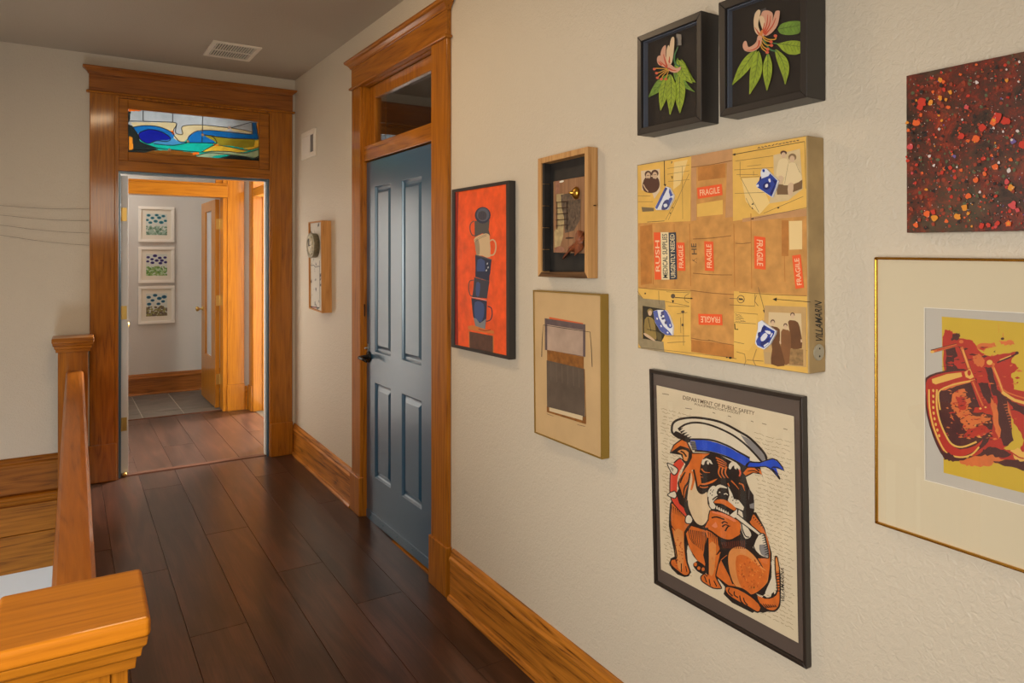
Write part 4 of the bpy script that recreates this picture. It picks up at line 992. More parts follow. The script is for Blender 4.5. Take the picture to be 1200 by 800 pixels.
A.poly(sep, [(70, 330), (100, 250), (160, 240), (230, 250), (250, 330), (215, 395), (150, 410), (90, 390)], 3); A.ell(sep, 130, 215, 36, 38); A.ell(sep, 200, 205, 38, 38); A.ell(sk, 130, 232, 24, 36, .1); A.ell(sk, 200, 228, 26, 38); A.ell(sep, 128, 268, 20, 14); A.ell(sep, 196, 262, 8, 5); A.line(sk, [(80, 320), (100, 360), (130, 395)], 1.2, 2); A.line(sep, [(115, 226), (145, 226)], .6); A.line(sep, [(186, 220), (216, 218)], .6)
# top right quarter
A.src(855, 155, 7.27)
A.poly(INK, [(20, 190), (50, 178), (50, 200)]); A.line(INK, [(40, 188), (640, 78)], .7)
for i in range(12): A.scribble(INKS, (240+i*30, 134-i*5.6), (262+i*30, 129-i*5.6), .8, 6, 40+i, 6)
for L_ in ([(50, 245), (370, 200)], [(150, 290), (270, 275)], [(40, 320), (370, 300)], [(90, 250), (90, 380)], [(95, 385), (250, 680)], [(95, 385), (255, 375)], [(45, 520), (300, 512)], [(60, 360), (240, 360)], [(290, 690), (630, 545)], [(180, 740), (660, 640)], [(140, 560), (180, 640)], [(205, 330), (205, 370)], [(640, 80), (650, 480)]): A.line(INKS, L_, .4)
A.poly(INK, [(185, 615), (205, 598), (205, 618)]); A.poly(INK, [(180, 736), (205, 728), (205, 742)]); A.line(INKS, [(190, 640), (200, 655)], 1.2); A.ell(INK, 415, 642, 9, 7)
A.poly(pm_('photo_cream', 206, 182, 138, noise=.08), [(375, 195), (600, 140), (625, 480), (500, 580), (340, 605), (345, 560), (380, 500)])
A.poly(pm_('photo_brown', 116, 88, 58), [(400, 440), (500, 450), (500, 530), (405, 530)]); A.poly(pm_('photo_brown', 116, 88, 58), [(545, 430), (622, 405), (618, 480), (540, 510)])
A.ell(sep, 461, 175, 28, 20); A.ell(sk, 461, 196, 20, 26); A.ell(pm_('photo_hair', 130, 102, 70), 536, 212, 34, 32); A.ell(sk, 534, 228, 22, 30); gw = pm_('gown', 218, 196, 152)
A.poly(gw, [(430, 230), (490, 225), (500, 280), (480, 380), (400, 370), (410, 280)], 2); A.poly(gw, [(500, 268), (565, 262), (600, 340), (620, 400), (550, 440), (460, 450), (470, 390), (500, 330)], 2)
A.poly(sk, [(500, 440), (545, 435), (535, 530), (500, 530)], 2); A.poly(sk, [(420, 370), (460, 380), (440, 440), (420, 430)], 2); A.line(INKS, [(500, 270), (480, 380), (470, 440)], .3, 2); A.line(INKS, [(565, 265), (600, 345)], .3)
# bottom left quarter
A.src(745, 335, 8.89)
A.poly(pm_('kraft_grey', 150, 134, 102, noise=.2), [(25, 80), (75, 130), (305, 150), (312, 240), (180, 235), (70, 205), (70, 545), (290, 580), (300, 690), (60, 650), (30, 600)])
A.poly(pm_('photo_black', 52, 46, 34, noise=.3), [(72, 205), (310, 245), (305, 510), (270, 578), (75, 548)]); ol = pm_('uniform', 148, 124, 68, noise=.2)
A.poly(ol, [(95, 350), (140, 320), (195, 360), (210, 470), (215, 560), (130, 510), (90, 480)], 2); A.ell(ol, 150, 262, 28, 28); A.ell(sk, 150, 282, 20, 28); A.poly(sk, [(85, 490), (120, 500), (200, 560), (190, 572), (100, 520)], 2); A.line(INK, [(130, 330), (160, 470)], .7); A.line(INK, [(120, 450), (210, 470)], .8)
A.poly(pm_('sepia_wheel', 96, 84, 52), [(215, 470), (270, 500), (272, 570), (230, 560)])
for L_ in ([(240, 50), (245, 190)], [(20, 55), (75, 130)], [(310, 160), (560, 210)], [(340, 210), (560, 215)], [(495, 250), (500, 620)], [(430, 290), (540, 275)], [(310, 520), (560, 520)], [(330, 590), (520, 580)], [(470, 330), (472, 490)], [(60, 640), (960, 740)], [(320, 60), (570, 70)]): A.line(INKS, L_, .4)
A.line(INKS, [(555, 80), (515, 105), (515, 150), (555, 175)], .5, 3); A.ell(INK, 100, 78, 8, 9); A.ell(INKS, 390, 105, 22, 24); A.line(INK, [(410, 120), (590, 130)], .8); A.poly(INK, [(600, 130), (575, 120), (575, 140)]); A.poly(INK, [(375, 148), (402, 148), (390, 182)]); A.ell(INKS, 490, 405, 12, 14); A.ell(INKS, 492, 268, 18, 12); A.poly(INK, [(940, 735), (970, 745), (945, 752)])
# bottom right quarter
A.src(855, 335, 7.275)
A.line(INKS, [(40, 225), (240, 240), (235, 320)], .4); A.poly(pm_('pattern_yellow', 224, 180, 90), [(45, 225), (240, 248), (235, 400), (215, 470), (170, 550), (40, 530)]); A.ell(INKS, 97, 112, 32, 34); A.ell(M_patt, 97, 112, 27, 29); A.ell(INKS, 97, 112, 20, 8); A.scribble(INKS, (75, 100), (120, 125), .5, 8, 3, 8)
for L_ in ([(0, 160), (215, 172), (218, 68)], [(245, 10), (300, 215)], [(0, 105), (65, 108)], [(40, 310), (225, 322)], [(40, 475), (125, 492)], [(230, 80), (215, 130), (245, 170)], [(60, 560), (130, 580), (140, 640), (125, 680)], [(230, 540), (200, 630), (225, 680)], [(0, 610), (60, 620)], [(150, 630), (290, 640)], [(560, 550), (660, 550)]): A.line(INKS, L_, .5)
A.poly(INK, [(285, 205), (318, 205), (303, 242)]); A.poly(INK, [(368, 113), (405, 98), (402, 130)]); A.line(INK, [(400, 113), (690, 136)], .6); A.line(INK, [(45, 320), (48, 368), (75, 370)], 1.2); A.ell(INK, 8, 612, 14, 9)
for i in range(6): A.scribble(INKS, (50, 238+i*12), (100+8*i, 248+i*12), .4, 5, 90+i, 10)
A.poly(pm_('photo_sepia', 190, 154, 100, noise=.08), [(300, 165), (655, 180), (655, 690), (300, 665), (290, 560)]); A.poly(pm_('photo_back', 206, 182, 140), [(335, 222), (612, 235), (620, 500), (330, 470)]); sb_ = pm_('sepia_coat', 104, 66, 36, noise=.15)
A.poly(sb_, [(500, 305), (535, 292), (585, 310), (610, 400), (618, 530), (510, 525), (520, 420)], 2); A.poly(pm_('sepia_dress', 128, 84, 48, noise=.15), [(440, 390), (480, 372), (520, 395), (525, 520), (510, 660), (450, 640)], 2); A.poly(sb_, [(345, 360), (380, 345), (430, 370), (430, 480), (460, 600), (470, 680), (355, 665), (365, 540)], 2)
for (x, y, s_) in ((538, 255, 1), (478, 345, .9), (370, 315, 1)): A.ell(sep, x, y-10, 19*s_, 20*s_); A.ell(sk, x, y+2, 15*s_, 22*s_)
A.line(sk, [(432, 470), (436, 492)], 1.8); A.line(sk, [(612, 455), (616, 480)], 1.8); A.poly(pm_('sepia_chair', 150, 116, 72, noise=.4, nscale=90), [(520, 535), (630, 540), (630, 680), (510, 670)])
A.poly(pm_('tape_clear', 180, 150, 104), [(300, 560), (355, 565), (350, 665), (300, 650)])
# labels
ORG = pm_('label_orange', 232, 92, 44, .5); LTX = pm_('label_cream', 236, 190, 150, .5)
def sticker(a, b_, c, s='FRAGILE', m=ORG, tm=LTX, px_=.10, py_=.22):
    """a,b_ = ends of the lower edge in reading direction, c = top over a"""
    d = (b_[0]+c[0]-a[0], b_[1]+c[1]-a[1]); A.poly(m, [c, d, b_, a])
    def P(u, v): return (a[0]+(b_[0]-a[0])*u+(c[0]-a[0])*v, a[1]+(b_[1]-a[1])*u+(c[1]-a[1])*v)
    A.text(tm, s, P(px_, py_), P(1-px_, py_), P(px_, 1-py_))
A.raw()
sticker((818, 233), (847, 228.5), (817, 220))
sticker((803.5, 317.3), (802.5, 284.2), (794, 317))
sticker((837, 317.5), (836, 283), (826.5, 317))
sticker((884, 276.5), (884.5, 314.5), (897, 278))
sticker((942.5, 337), (938.5, 298), (932.5, 338.5))
sticker((846.5, 368.2), (818.5, 367.5), (847, 381))
BLK = pm_('label_navy', 52, 60, 74, .5); CR = pm_('label_paper', 224, 204, 160, .5)
sticker((775.3, 327.5), (774.2, 272.2), (767.5, 327.5), 'RUSH', py_=.18, px_=.17)
sticker((784.8, 327.5), (783.9, 272), (775.3, 327.5), 'MEDICAL SUPPLIES', CR, pm_('label_ink', 40, 48, 56, .5), .035, .2)
sticker((793.7, 327), (792.4, 272), (785, 327.5), 'URGENTLY NEEDED', BLK, CR, .035, .2)
A.text(INKS, 'HE', (817, 298), (816, 285), (811, 298)); A.line(INKS, [(812, 306), (817, 302), (817, 308), (811.5, 304)], .5)
A.done('collage_layers', t)
# china shards
CW = pm_('china_white', 214, 218, 228, .12, coat=1); CB = pm_('china_blue', 34, 62, 150, .12, coat=1); CN = pm_('china_navy', 18, 34, 104, .12, coat=1)
def shard(z, outline, deco, label):
    X0 = Xf-.0008; Pp = [onX(z[0]+x/z[2], z[1]+y/z[2], X0-.007) for x, y in outline]
    b = B(); loft(b, [[(X0, *p) for p in Pp], [(X0-.007, *p) for p in Pp]]); o = obj('china_shard', b, CW, t, .0012, label=label)
    A = Art(X0-.0071, 6e-6).src(*z)
    for m, P_, s_ in deco: A.poly(m, P_, s_)
    A.done('glaze_pattern', o)
z = (745, 180, 8.89)
shard(z, [(312, 340), (350, 352), (392, 432), (385, 475), (330, 585), (210, 588), (198, 560)], [(CB, [(306, 350), (330, 362), (222, 580), (203, 562)], 0), (CB, [(352, 360), (388, 432), (360, 450), (345, 400)], 0), (CN, [(300, 490), (340, 478), (360, 520), (325, 578), (270, 584), (275, 540)], 2), (CN, [(315, 352), (330, 360), (290, 440), (280, 425)], 0), (CW, [(290, 530), (320, 520), (330, 545), (300, 560)], 2), (CB, [(345, 470), (375, 455), (380, 480), (350, 530)], 2)], 'narrow blue and white china shard, upper left')
z = (855, 155, 7.27)
shard(z, [(275, 310), (310, 308), (345, 345), (412, 412), (395, 470), (360, 556), (230, 468), (222, 445), (265, 390), (262, 340)], [(CB, [(258, 400), (330, 372), (345, 350), (408, 412), (392, 468), (358, 548), (232, 464), (228, 445)], 0), (CN, [(290, 440), (330, 420), (350, 460), (320, 490), (285, 475)], 2), (CW, [(305, 445), (325, 440), (325, 465), (305, 468)], 2), (CN, [(362, 400), (402, 415), (360, 535), (345, 520), (385, 440)], 0), (CB, [(280, 315), (300, 318), (296, 340), (282, 336)], 2), (CW, [(225, 452), (245, 440), (250, 460), (235, 466)], 0), (CW, [(330, 400), (345, 395), (350, 420), (338, 424)], 2), (CN, [(258, 380), (268, 372), (272, 395), (250, 420)], 0)], 'blue china shard with white tip, upper right')
z = (745, 335, 8.89)
shard(z, [(178, 262), (220, 248), (310, 250), (345, 310), (385, 420), (380, 515), (310, 512), (250, 465), (200, 380)], [(CB, [(180, 264), (225, 252), (240, 330), (290, 420), (345, 470), (378, 512), (310, 508), (252, 462), (204, 380)], 0), (CB, [(285, 260), (310, 255), (345, 315), (380, 420), (350, 440), (320, 400), (300, 330)], 2), (CN, [(262, 272), (290, 262), (296, 300), (270, 305)], 2), (CN, [(268, 330), (306, 325), (300, 345), (275, 352)], 2), (CN, [(300, 370), (325, 362), (330, 385), (305, 400)], 2), (CN, [(258, 300), (275, 300), (276, 322), (262, 320)], 2), (CW, [(215, 330), (225, 330), (232, 350), (220, 350)], 0), (CW, [(255, 410), (265, 405), (275, 425), (264, 428)], 0), (CW, [(320, 480), (335, 475), (345, 490), (330, 496)], 0), (CW, [(350, 400), (362, 396), (366, 420), (356, 425)], 0)], 'curved rim shard of blue china, lower left')
z = (855, 335, 7.275)
shard(z, [(240, 310), (270, 292), (300, 318), (392, 382), (388, 410), (340, 500), (292, 542), (240, 522), (215, 490), (222, 430), (238, 370)], [(CB, [(290, 330), (385, 385), (380, 410), (332, 495), (292, 530), (235, 505), (225, 470), (250, 420)], 0), (CW, [(265, 440), (300, 400), (325, 420), (300, 460), (272, 470)], 2), (CW, [(300, 380), (345, 385), (350, 410), (320, 405)], 2), (CN, [(240, 400), (262, 392), (262, 430), (245, 440)], 2), (CN, [(265, 480), (300, 470), (330, 440), (340, 455), (300, 505), (270, 510)], 2), (CW, [(290, 505), (330, 480), (334, 490), (294, 522)], 0), (CW, [(345, 430), (360, 400), (368, 405), (352, 440)], 0), (CN, [(278, 350), (310, 345), (300, 375), (270, 400)], 2)], 'blue china shard with a white corner, lower right')
# signature and metal disc on the right hand side of the panel (plane y = const)
Ys = onX(947, 300, Xf)[0]
YsT, YsB = Q[1], Q[2]
def Yat(z): return YsT[0]+(YsB[0]-YsT[0])*(z-YsT[1])/(YsB[1]-YsT[1])
def onYs(px, py): return onY(px, py, Ys)
b = B()
vs, fs = text_geo('VILLAMARIN'); a_, e_, c_ = onYs(963.5, 401), onYs(962.5, 354), onYs(955, 399)
V = [b.verts.new((a_[0]+(e_[0]-a_[0])*u+(c_[0]-a_[0])*v, Yat(a_[1]+(e_[1]-a_[1])*u)-.0009, a_[1]+(e_[1]-a_[1])*u+(c_[1]-a_[1])*v)) for u, v in vs]
for f in fs:
    try: b.faces.new([V[i] for i in f])
    except ValueError: pass
obj('signature', b, INK, t, recalc=False)
cc = onYs(958.3, 412.5); Ys = Yat(cc[1])
b = B(); lathe(b, (cc[0], Ys-.0002, cc[1]), (0, -1, 0), [(0, .019), (.002, .019), (.003, .017)], n=24)
for dz in (-.009, .009): cyl(b, (cc[0], Ys-.003, cc[1]+dz), (cc[0], Ys-.004, cc[1]+dz), .0022, n=8, mi=1)
obj('metal_disc', b, [pm_('disc_grey', 176, 170, 152, .35, metal=.4), INK], t)

# ================================================================== bulldog print
Xf = WX-.021
Q = quad([(760.5, 432), (940, 465), (945, 784.5), (766.2, 683.4)], Xf)
t = thing('picture', 'black framed print of an orange bulldog in a white sailor cap with blue band', 'picture', base_of(Q))
I = quad([(763.2, 437), (936.5, 469.8), (941, 777), (768.6, 681)], Xf)
b = B(); ring(b, Q, I, Xf, WB); obj('frame', b, pm_('espresso_frame', 44, 36, 30, .35), t, .0015)
Xm = Xf+.006
b = B(); slab(b, inset_q(I, -.001), Xm+.002, WB-.001); obj('mat_board', b, pm_('brown_mat', 86, 72, 64, .8), t)
A = Art(Xm, 4e-6)
PAP = pm_('docket_paper', 214, 198, 168, .75, noise=.07, nscale=14)
A.poly(PAP, [(769.3, 451.2), (930.4, 487.6), (935.6, 753.2), (774.6, 667)])
A.text(INKS, 'DEPARTMENT OF PUBLIC SAFETY', (800.2, 467.8), (884, 486.5), (800.5, 463.2)); A.text(INKS, "POLICE INSPECTOR'S DOCKET", (814, 474.5), (867.5, 485.8), (814.2, 472)) 
r = random.Random(3)
pt_in = lambda u, v: (769.3+(930.4-769.3)*u+(774.6-769.3)*v*(1-u)+(935.6-930.4)*v*u, (451.2+(487.6-451.2)*u)*(1-v)+(667+(753.2-667)*u)*v)
FNT = pm_('faint_ink', 146, 128, 100, .8)
for i in range(44):
    v = .12+.85*i/44; k = 0
    for (ua, ub) in ((.02, .26), (.70, .98)) if .1 < v < .97 else ():
        u = ua+r.uniform(0, .03)
        while u < ub-.03:
            l = r.uniform(.02, .07); a, c_ = pt_in(u, v), pt_in(min(u+l, ub), v); A.scribble(FNT, a, c_, .45, 1.0, i*31+k, 7); k += 1; u += l+r.uniform(.008, .02)
for q in ((776, 461), (826, 475), (803, 478), (835, 483), (853, 487), (880, 493), (893, 496), (918, 502)): A.line(INKS, [q, (q[0]+r.uniform(3, 8), q[1]+1.3)], .7)
DO = plain('dog_orange', rgb(208, 106, 36), .6, noise=.16, nscale=44); DL = plain('dog_light', rgb(214, 138, 72), .6, noise=.15, nscale=20); DT = pm_('dog_cream', 214, 188, 150, noise=.06); BK = pm_('print_black', 34, 26, 22, .55); RD = pm_('collar_red', 208, 68, 44); BLU = pm_('band_blue', 28, 72, 190, noise=.15); WH = pm_('print_white', 214, 202, 178); GRY = pm_('print_grey', 128, 124, 122)
A.wm = 1.35; A.src(770, 590, 10)      # front body and legs
A.poly(BK, [(150, 0), (140, 150), (138, 260), (165, 400), (200, 560), (205, 620), (160, 640), (140, 700), (170, 760), (240, 830), (320, 860), (370, 850), (400, 800), (370, 700), (350, 560), (360, 480), (430, 620), (500, 700), (560, 740), (590, 900), (640, 960), (720, 960), (700, 700), (760, 500), (900, 420), (1000, 200), (800, -200), (300, -250)])
A.poly(DO, [(165, 0), (158, 140), (165, 270), (192, 400), (225, 560), (228, 640), (172, 655), (158, 700), (190, 745), (270, 810), (320, 840), (365, 835), (385, 790), (352, 700), (330, 560), (325, 330), (400, 235), (330, 150), (240, 0)])
A.poly(DO, [(340, 350), (400, 260), (560, 310), (590, 480), (560, 740), (470, 660), (380, 520)]); A.poly(DL, [(195, 320), (300, 320), (315, 560), (300, 760), (250, 760), (215, 560)], 2)
LEG = [(165, 0), (158, 140), (165, 270), (192, 400), (225, 560), (228, 640), (172, 655), (158, 700), (190, 745), (270, 810), (320, 840), (365, 835), (385, 790), (352, 700), (330, 560), (325, 330), (400, 235)]
A.line(BK, LEG, 1.0, 2)
for i in range(9): A.line(BK, [(370+i*24, 300+i*4), (385+i*22, 400+i*8), (430+i*15, 470+i*12)], [.9, .3], 2, same=i > 0)
for i in range(7): A.line(BK, [(170+i*22, 20+i*14), (180+i*20, 110+i*8)], [.8, .2], same=i > 0)
A.line(BK, [(160, 250), (215, 320)], [1.2, .3]); A.line(BK, [(285, 700), (285, 800)], .9); A.line(BK, [(335, 730), (350, 800)], .7); A.line(BK, [(215, 640), (232, 700)], .9)
A.poly(BK, [(430, 690), (480, 670), (580, 750), (560, 830), (470, 790), (425, 730)], 2)
for q in ((450, 710), (490, 755), (540, 768)): A.ell(DO, q[0], q[1], 18, 22)
A.poly(WH, [(365, 515), (430, 640), (470, 668), (425, 700), (420, 760), (400, 800), (360, 680), (352, 560)], 0)
# haunch and rear body
A.src(830, 600, 10)
A.poly(BK, [(0, 200), (150, 310), (250, 340), (480, 0), (560, 0), (660, 180), (745, 480), (740, 800), (720, 900), (640, 980), (560, 950), (700, 1100), (760, 900), (800, 1080), (770, 1140), (640, 1180), (560, 1150), (520, 1180), (400, 1120), (280, 1060), (180, 960), (200, 880), (100, 760), (0, 750), (-60, 500)])
A.poly(DO, [(150, 560), (220, 700), (290, 830), (380, 950), (200, 830), (90, 740), (110, 640)]); A.poly(DO, [(480, 20), (540, 30), (640, 170), (700, 310), (725, 480), (722, 640), (700, 800), (640, 880), (600, 800), (560, 600), (640, 640), (580, 540), (700, 540), (715, 520), (660, 330), (560, 220), (490, 120)])
A.poly(DO, [(0, 20), (120, 20), (250, 80), (340, 130), (375, 250), (330, 300), (240, 330), (150, 310), (0, 200)], 0)
A.poly(DL, [(225, 560), (240, 460), (300, 405), (380, 395), (470, 440), (560, 530), (620, 630), (690, 700), (700, 800), (640, 880), (520, 960), (400, 930), (310, 850), (245, 710)], 3); A.poly(DO, [(330, 520), (460, 520), (620, 660), (690, 700), (690, 800), (640, 880), (520, 960), (430, 940), (340, 760)], 3)
A.line(BK, [(290, 840), (245, 710), (225, 560), (240, 460), (300, 405), (380, 395), (470, 440), (560, 530), (640, 650)], [1.2, 1.4, .4], 3)
for i in range(12): A.line(pm_('hatch', 96, 40, 16), [(160+i*24, 350-i*2), (120+i*22+60, 420+i*1)], .8, same=i > 0)
A.line(DO, [(150, 560), (220, 500)], .5)
# lower body: left front leg 2 (center), paws, rear foot, tail
A.src(770, 640, 10)
A.poly(DO, [(598, -30), (600, 330), (560, 320), (515, 350), (520, 400), (570, 440), (660, 490), (740, 495), (755, 480), (700, 380), (690, 330), (720, 200), (745, 80), (720, -30), (700, -130), (600, -200), (560, -180), (590, -100)]); A.poly(DL, [(610, -30), (690, -20), (680, 180), (660, 320), (612, 320)], 2)
A.line(BK, [(598, -100), (600, 330), (560, 320), (515, 350), (520, 400), (570, 440), (660, 490), (740, 495), (755, 480), (700, 380), (690, 330), (720, 200), (745, 80)], 1.0, 2); A.line(BK, [(555, 345), (580, 420)], .9); A.line(BK, [(610, 380), (625, 460)], .9); A.line(BK, [(665, 400), (700, 470)], .9); A.line(BK, [(745, 40), (690, 110)], [2, .5])
for i in range(6): A.line(BK, [(600+i*22, -170+i*10), (612+i*22, -90+i*18)], [.8, .2], same=i > 0)
A.src(840, 650, 8)
A.poly(BK, [(75, 320), (95, 285), (200, 310), (330, 380), (420, 470), (410, 520), (380, 545), (280, 490), (200, 450), (100, 380)], 2)
A.poly(DO, [(85, 325), (100, 300), (200, 325), (320, 395), (400, 470), (405, 505), (380, 530), (290, 475), (200, 430), (110, 370)], 2)
for q in ([(120, 310), (110, 345), (150, 385)], [(165, 340), (165, 375), (200, 400)], [(215, 380), (225, 430), (250, 455)], [(250, 400), (262, 440), (290, 470)]): A.line(BK, q, 1.0, 3)
A.line(BK, [(100, 290), (240, 320), (330, 390), (380, 440)], 1.4, 3)
A.poly(BK, [(400, 440), (440, 380), (470, 400), (530, 380), (565, 320), (548, 200), (540, 30), (555, 8), (575, 30), (600, 200), (600, 420), (590, 490), (540, 535), (450, 520), (400, 480)], 2)
A.poly(DO, [(380, 380), (450, 410), (530, 400), (575, 340), (560, 200), (550, 40), (566, 30), (584, 160), (588, 400), (575, 480), (530, 520), (460, 500), (410, 460)], 2); A.poly(DL, [(550, 40), (564, 26), (582, 120), (582, 150), (556, 155)], 0)
for i in range(7): A.line(BK, [(556, 180+i*26), (592, 170+i*28)], .9, same=i > 0)
for i in range(7): A.line(BK, [(410+i*22, 455+i*2), (450+i*18, 500-i*2)], [.6, 1.3], same=i > 0)
A.poly(WH, [(510, 70), (530, 60), (545, 200), (550, 310), (520, 360), (470, 372), (455, 350), (490, 270), (520, 180)], 2)
A.raw(); A.text(BK, 'VILLAMARINA', (919.6, 706), (918.8, 665.5), (915.2, 704))
MT = [pm_('dog_amber', 222, 134, 58), pm_('dog_rust', 178, 78, 26)]; q = random.Random(21); A.src(830, 600, 10)
for i in range(60):
    u, a_ = q.random()**.5, q.uniform(0, 6.283); x, y = 500+150*u*math.cos(a_), 720+190*u*math.sin(a_); A.ell(MT[i % 2], x, y, q.uniform(5, 16), q.uniform(4, 12), q.uniform(0, 3), 7, same=i > 0)
A.src(770, 590, 10)
for i in range(46):
    x, y = (q.uniform(215, 310), q.uniform(300, 760)) if i % 2 else (q.uniform(612, 690), q.uniform(480, 800)); A.ell(MT[i % 2], x, y, q.uniform(4, 11), q.uniform(5, 14), q.uniform(0, 3), 7, same=i > 0)
# head
A.src(770, 510, 10)
A.poly(RD, [(195, 330), (270, 270), (320, 330), (260, 430), (240, 500), (230, 700), (260, 800), (370, 900), (560, 1090), (420, 1040), (330, 960), (200, 800), (155, 720), (150, 480)], 0)
A.line(BK, [(200, 320), (270, 268), (325, 320)], 1.1, 3); A.line(BK, [(155, 440), (150, 600), (158, 720), (200, 810), (330, 950), (420, 1040), (560, 1090)], .9, 3)
A.poly(BK, [(148, 205), (190, 110), (290, 35), (350, 60), (420, 200), (700, 210), (900, 320), (1060, 330), (1200, 340), (1260, 560), (1230, 460), (1130, 440), (1040, 490), (1060, 560), (1140, 760), (1140, 880), (1100, 1000), (1040, 1020), (1000, 960), (860, 900), (700, 930), (640, 1000), (580, 1040), (520, 1100), (430, 1060), (330, 900), (290, 780), (240, 560), (330, 340), (280, 230), (160, 210)])
A.poly(DO, [(165, 190), (205, 115), (295, 52), (345, 80), (395, 190), (370, 150), (270, 120), (200, 170)], 0); A.poly(DL, [(240, 190), (300, 165), (370, 200), (350, 300), (310, 280), (300, 220)], 2); A.line(BK, [(275, 185), (310, 200), (345, 250)], 1.4, 2)
A.poly(DO, [(410, 215), (620, 215), (560, 250), (520, 300), (500, 420), (520, 560), (480, 600), (420, 500), (400, 480), (340, 640), (345, 780), (300, 700), (262, 580), (270, 470), (370, 340), (410, 260)], 0)
A.poly(DT, [(410, 400), (440, 480), (470, 600), (520, 680), (590, 660), (600, 780), (640, 830), (620, 930), (580, 1020), (520, 1060), (440, 1010), (370, 860), (355, 760), (370, 620)], 3)
A.line(DO, [(420, 420), (430, 520), (400, 640)], [3, 1.5], 3); A.line(BK, [(480, 620), (520, 680), (590, 660), (600, 780), (640, 830), (620, 930), (580, 1020), (520, 1060), (440, 1010), (370, 860), (355, 760)], 1.0, 3)
for q in ([(330, 430), (285, 510), (275, 560)], [(385, 440), (370, 540), (320, 620), (310, 740)], [(345, 650), (330, 760), (350, 800)]): A.line(BK, q, [1.2, 1.8, .6], 3)
A.line(BK, [(430, 400), (455, 520), (480, 640), (530, 680), (590, 640)], 1.6, 3)
for q in ([(455, 380), (500, 440), (530, 460)], [(470, 430), (500, 480), (540, 490)], [(520, 390), (560, 430), (620, 435)]): A.line(DO, q, [1.3, .4], 3)
A.poly(DO, [(490, 560), (560, 560), (640, 530), (710, 505), (650, 555), (560, 580), (500, 575)], 2); A.line(DO, [(500, 600), (550, 612), (600, 600)], .8, 3)
A.poly(WH, [(520, 330), (530, 285), (580, 268), (630, 290), (655, 340), (630, 330), (600, 300), (600, 350), (570, 320), (540, 350)], 0); A.ell(BK, 585, 330, 30, 38); A.poly(WH, [(590, 300), (612, 312), (605, 345), (585, 330)])
for i in range(4): A.line(DO, [(690+i*10, 260+i*30), (760+i*8, 290+i*30), (820, 330+i*18)], [1.2, .3], 3)
for x in (735, 775, 815): A.line(DO, [(x, 370), (x-15, 440), (x+20, 500)], [1.6, .6], 3)
A.poly(WH, [(490+595-240+0, 340), (870, 312), (920, 310), (975, 370), (980, 430), (960, 400), (930, 370), (900, 360), (880, 380), (855, 400), (838, 380)], 0); A.ell(BK, 905, 395, 34, 42); A.poly(WH, [(905, 350), (940, 365), (930, 400), (908, 385)]); A.line(COR, [(965, 400), (978, 440), (965, 480)], 1.4, 3)
A.poly(DO, [(1060, 380), (1150, 375), (1210, 400), (1240, 470), (1200, 440), (1120, 430), (1040, 470), (1010, 440)], 0); A.line(BK, [(1060, 420), (1130, 412), (1200, 440)], .8, 3); A.line(BK, [(1150, 375), (1200, 420)], 1.2)
for q in ([(870, 530), (920, 580), (960, 630)], [(960, 560), (1010, 580), (1020, 620)], [(1000, 570), (1030, 650)], [(830, 560), (850, 600)]): A.line(DO, q, [1.2, .4], 3)
A.poly(GRY, [(1080, 620), (1135, 700), (1140, 860), (1090, 850), (1075, 740)], 0); A.poly(BK, [(1085, 625), (1130, 700), (1135, 790), (1075, 810)], 0)
# muzzle
A.poly(WH, [(600, 650), (650, 590), (700, 610), (720, 700), (680, 750), (640, 790), (595, 720)], 2); A.poly(WH, [(690, 600), (740, 575), (820, 610), (810, 620), (740, 610), (700, 640)], 2); A.poly(WH, [(850, 700), (830, 590), (880, 680), (900, 740), (960, 760), (1020, 840), (1010, 880), (940, 850), (880, 830), (830, 760)], 0)
A.ell(BK, 760, 670, 62, 48); A.ell(WH, 735, 665, 9, 7); A.line(WH, [(785, 690), (810, 680), (830, 700)], .8, 2)
for q in ((630, 640), (650, 660), (625, 680), (645, 700), (662, 640), (880, 720), (905, 740), (930, 760), (890, 760), (950, 790), (925, 790)): A.ell(BK, q[0], q[1], 6, 9, .5, 8)
A.line(BK, [(650, 755), (700, 715), (740, 710)], 1.2, 3)
A.poly(DO, [(670, 790), (700, 755), (780, 750), (860, 790), (930, 860), (925, 890), (850, 850), (760, 800)], 3); A.poly(BK, [(690, 800), (780, 820), (880, 870), (900, 910), (880, 930), (780, 890), (690, 870)], 2)
for i in range(6): A.poly(WH, [(695+i*26, 828+i*14), (708+i*26, 826+i*14), (718+i*26, 868+i*12), (694+i*26, 862+i*12)], 0, same=i > 0)
A.poly(WH, [(600, 730), (615, 720), (690, 830), (675, 860), (630, 860)], 0); A.line(BK, [(600, 720), (600, 800), (640, 865), (690, 865)], .9, 2); A.poly(WH, [(850, 930), (940, 860), (935, 960), (900, 965)], 0); A.poly(WH, [(940, 950), (960, 870), (1000, 900), (1010, 960)], 0); A.line(BK, [(850, 930), (945, 855), (940, 960)], .9)
A.poly(DO, [(620, 880), (700, 890), (800, 920), (900, 970), (980, 1030), (960, 1160), (850, 1220), (700, 1160), (600, 1080), (560, 1080), (600, 1000)], 2); A.poly(pm_('dog_pink', 222, 126, 84), [(640, 885), (760, 905), (900, 970), (935, 1010), (900, 1010), (780, 945), (650, 905)], 0); A.line(BK, [(600, 1000), (620, 880), (700, 890)], 1.0, 2); A.line(BK, [(640, 965), (700, 955), (790, 985)], 1.3, 3); A.poly(pm_('dog_pink2', 220, 130, 90), [(640, 1060), (690, 1010), (712, 1070), (680, 1085)]); A.line(BK, [(560, 1090), (640, 1130), (740, 1200), (850, 1230), (960, 1180)], 1.5, 3)
for q in ([(760, 1030), (790, 1010), (830, 1030)], [(765, 1070), (800, 1045), (845, 1060)], [(800, 1120), (830, 1070), (860, 1060)]): A.line(BK, q, [1.6, .8], 3)
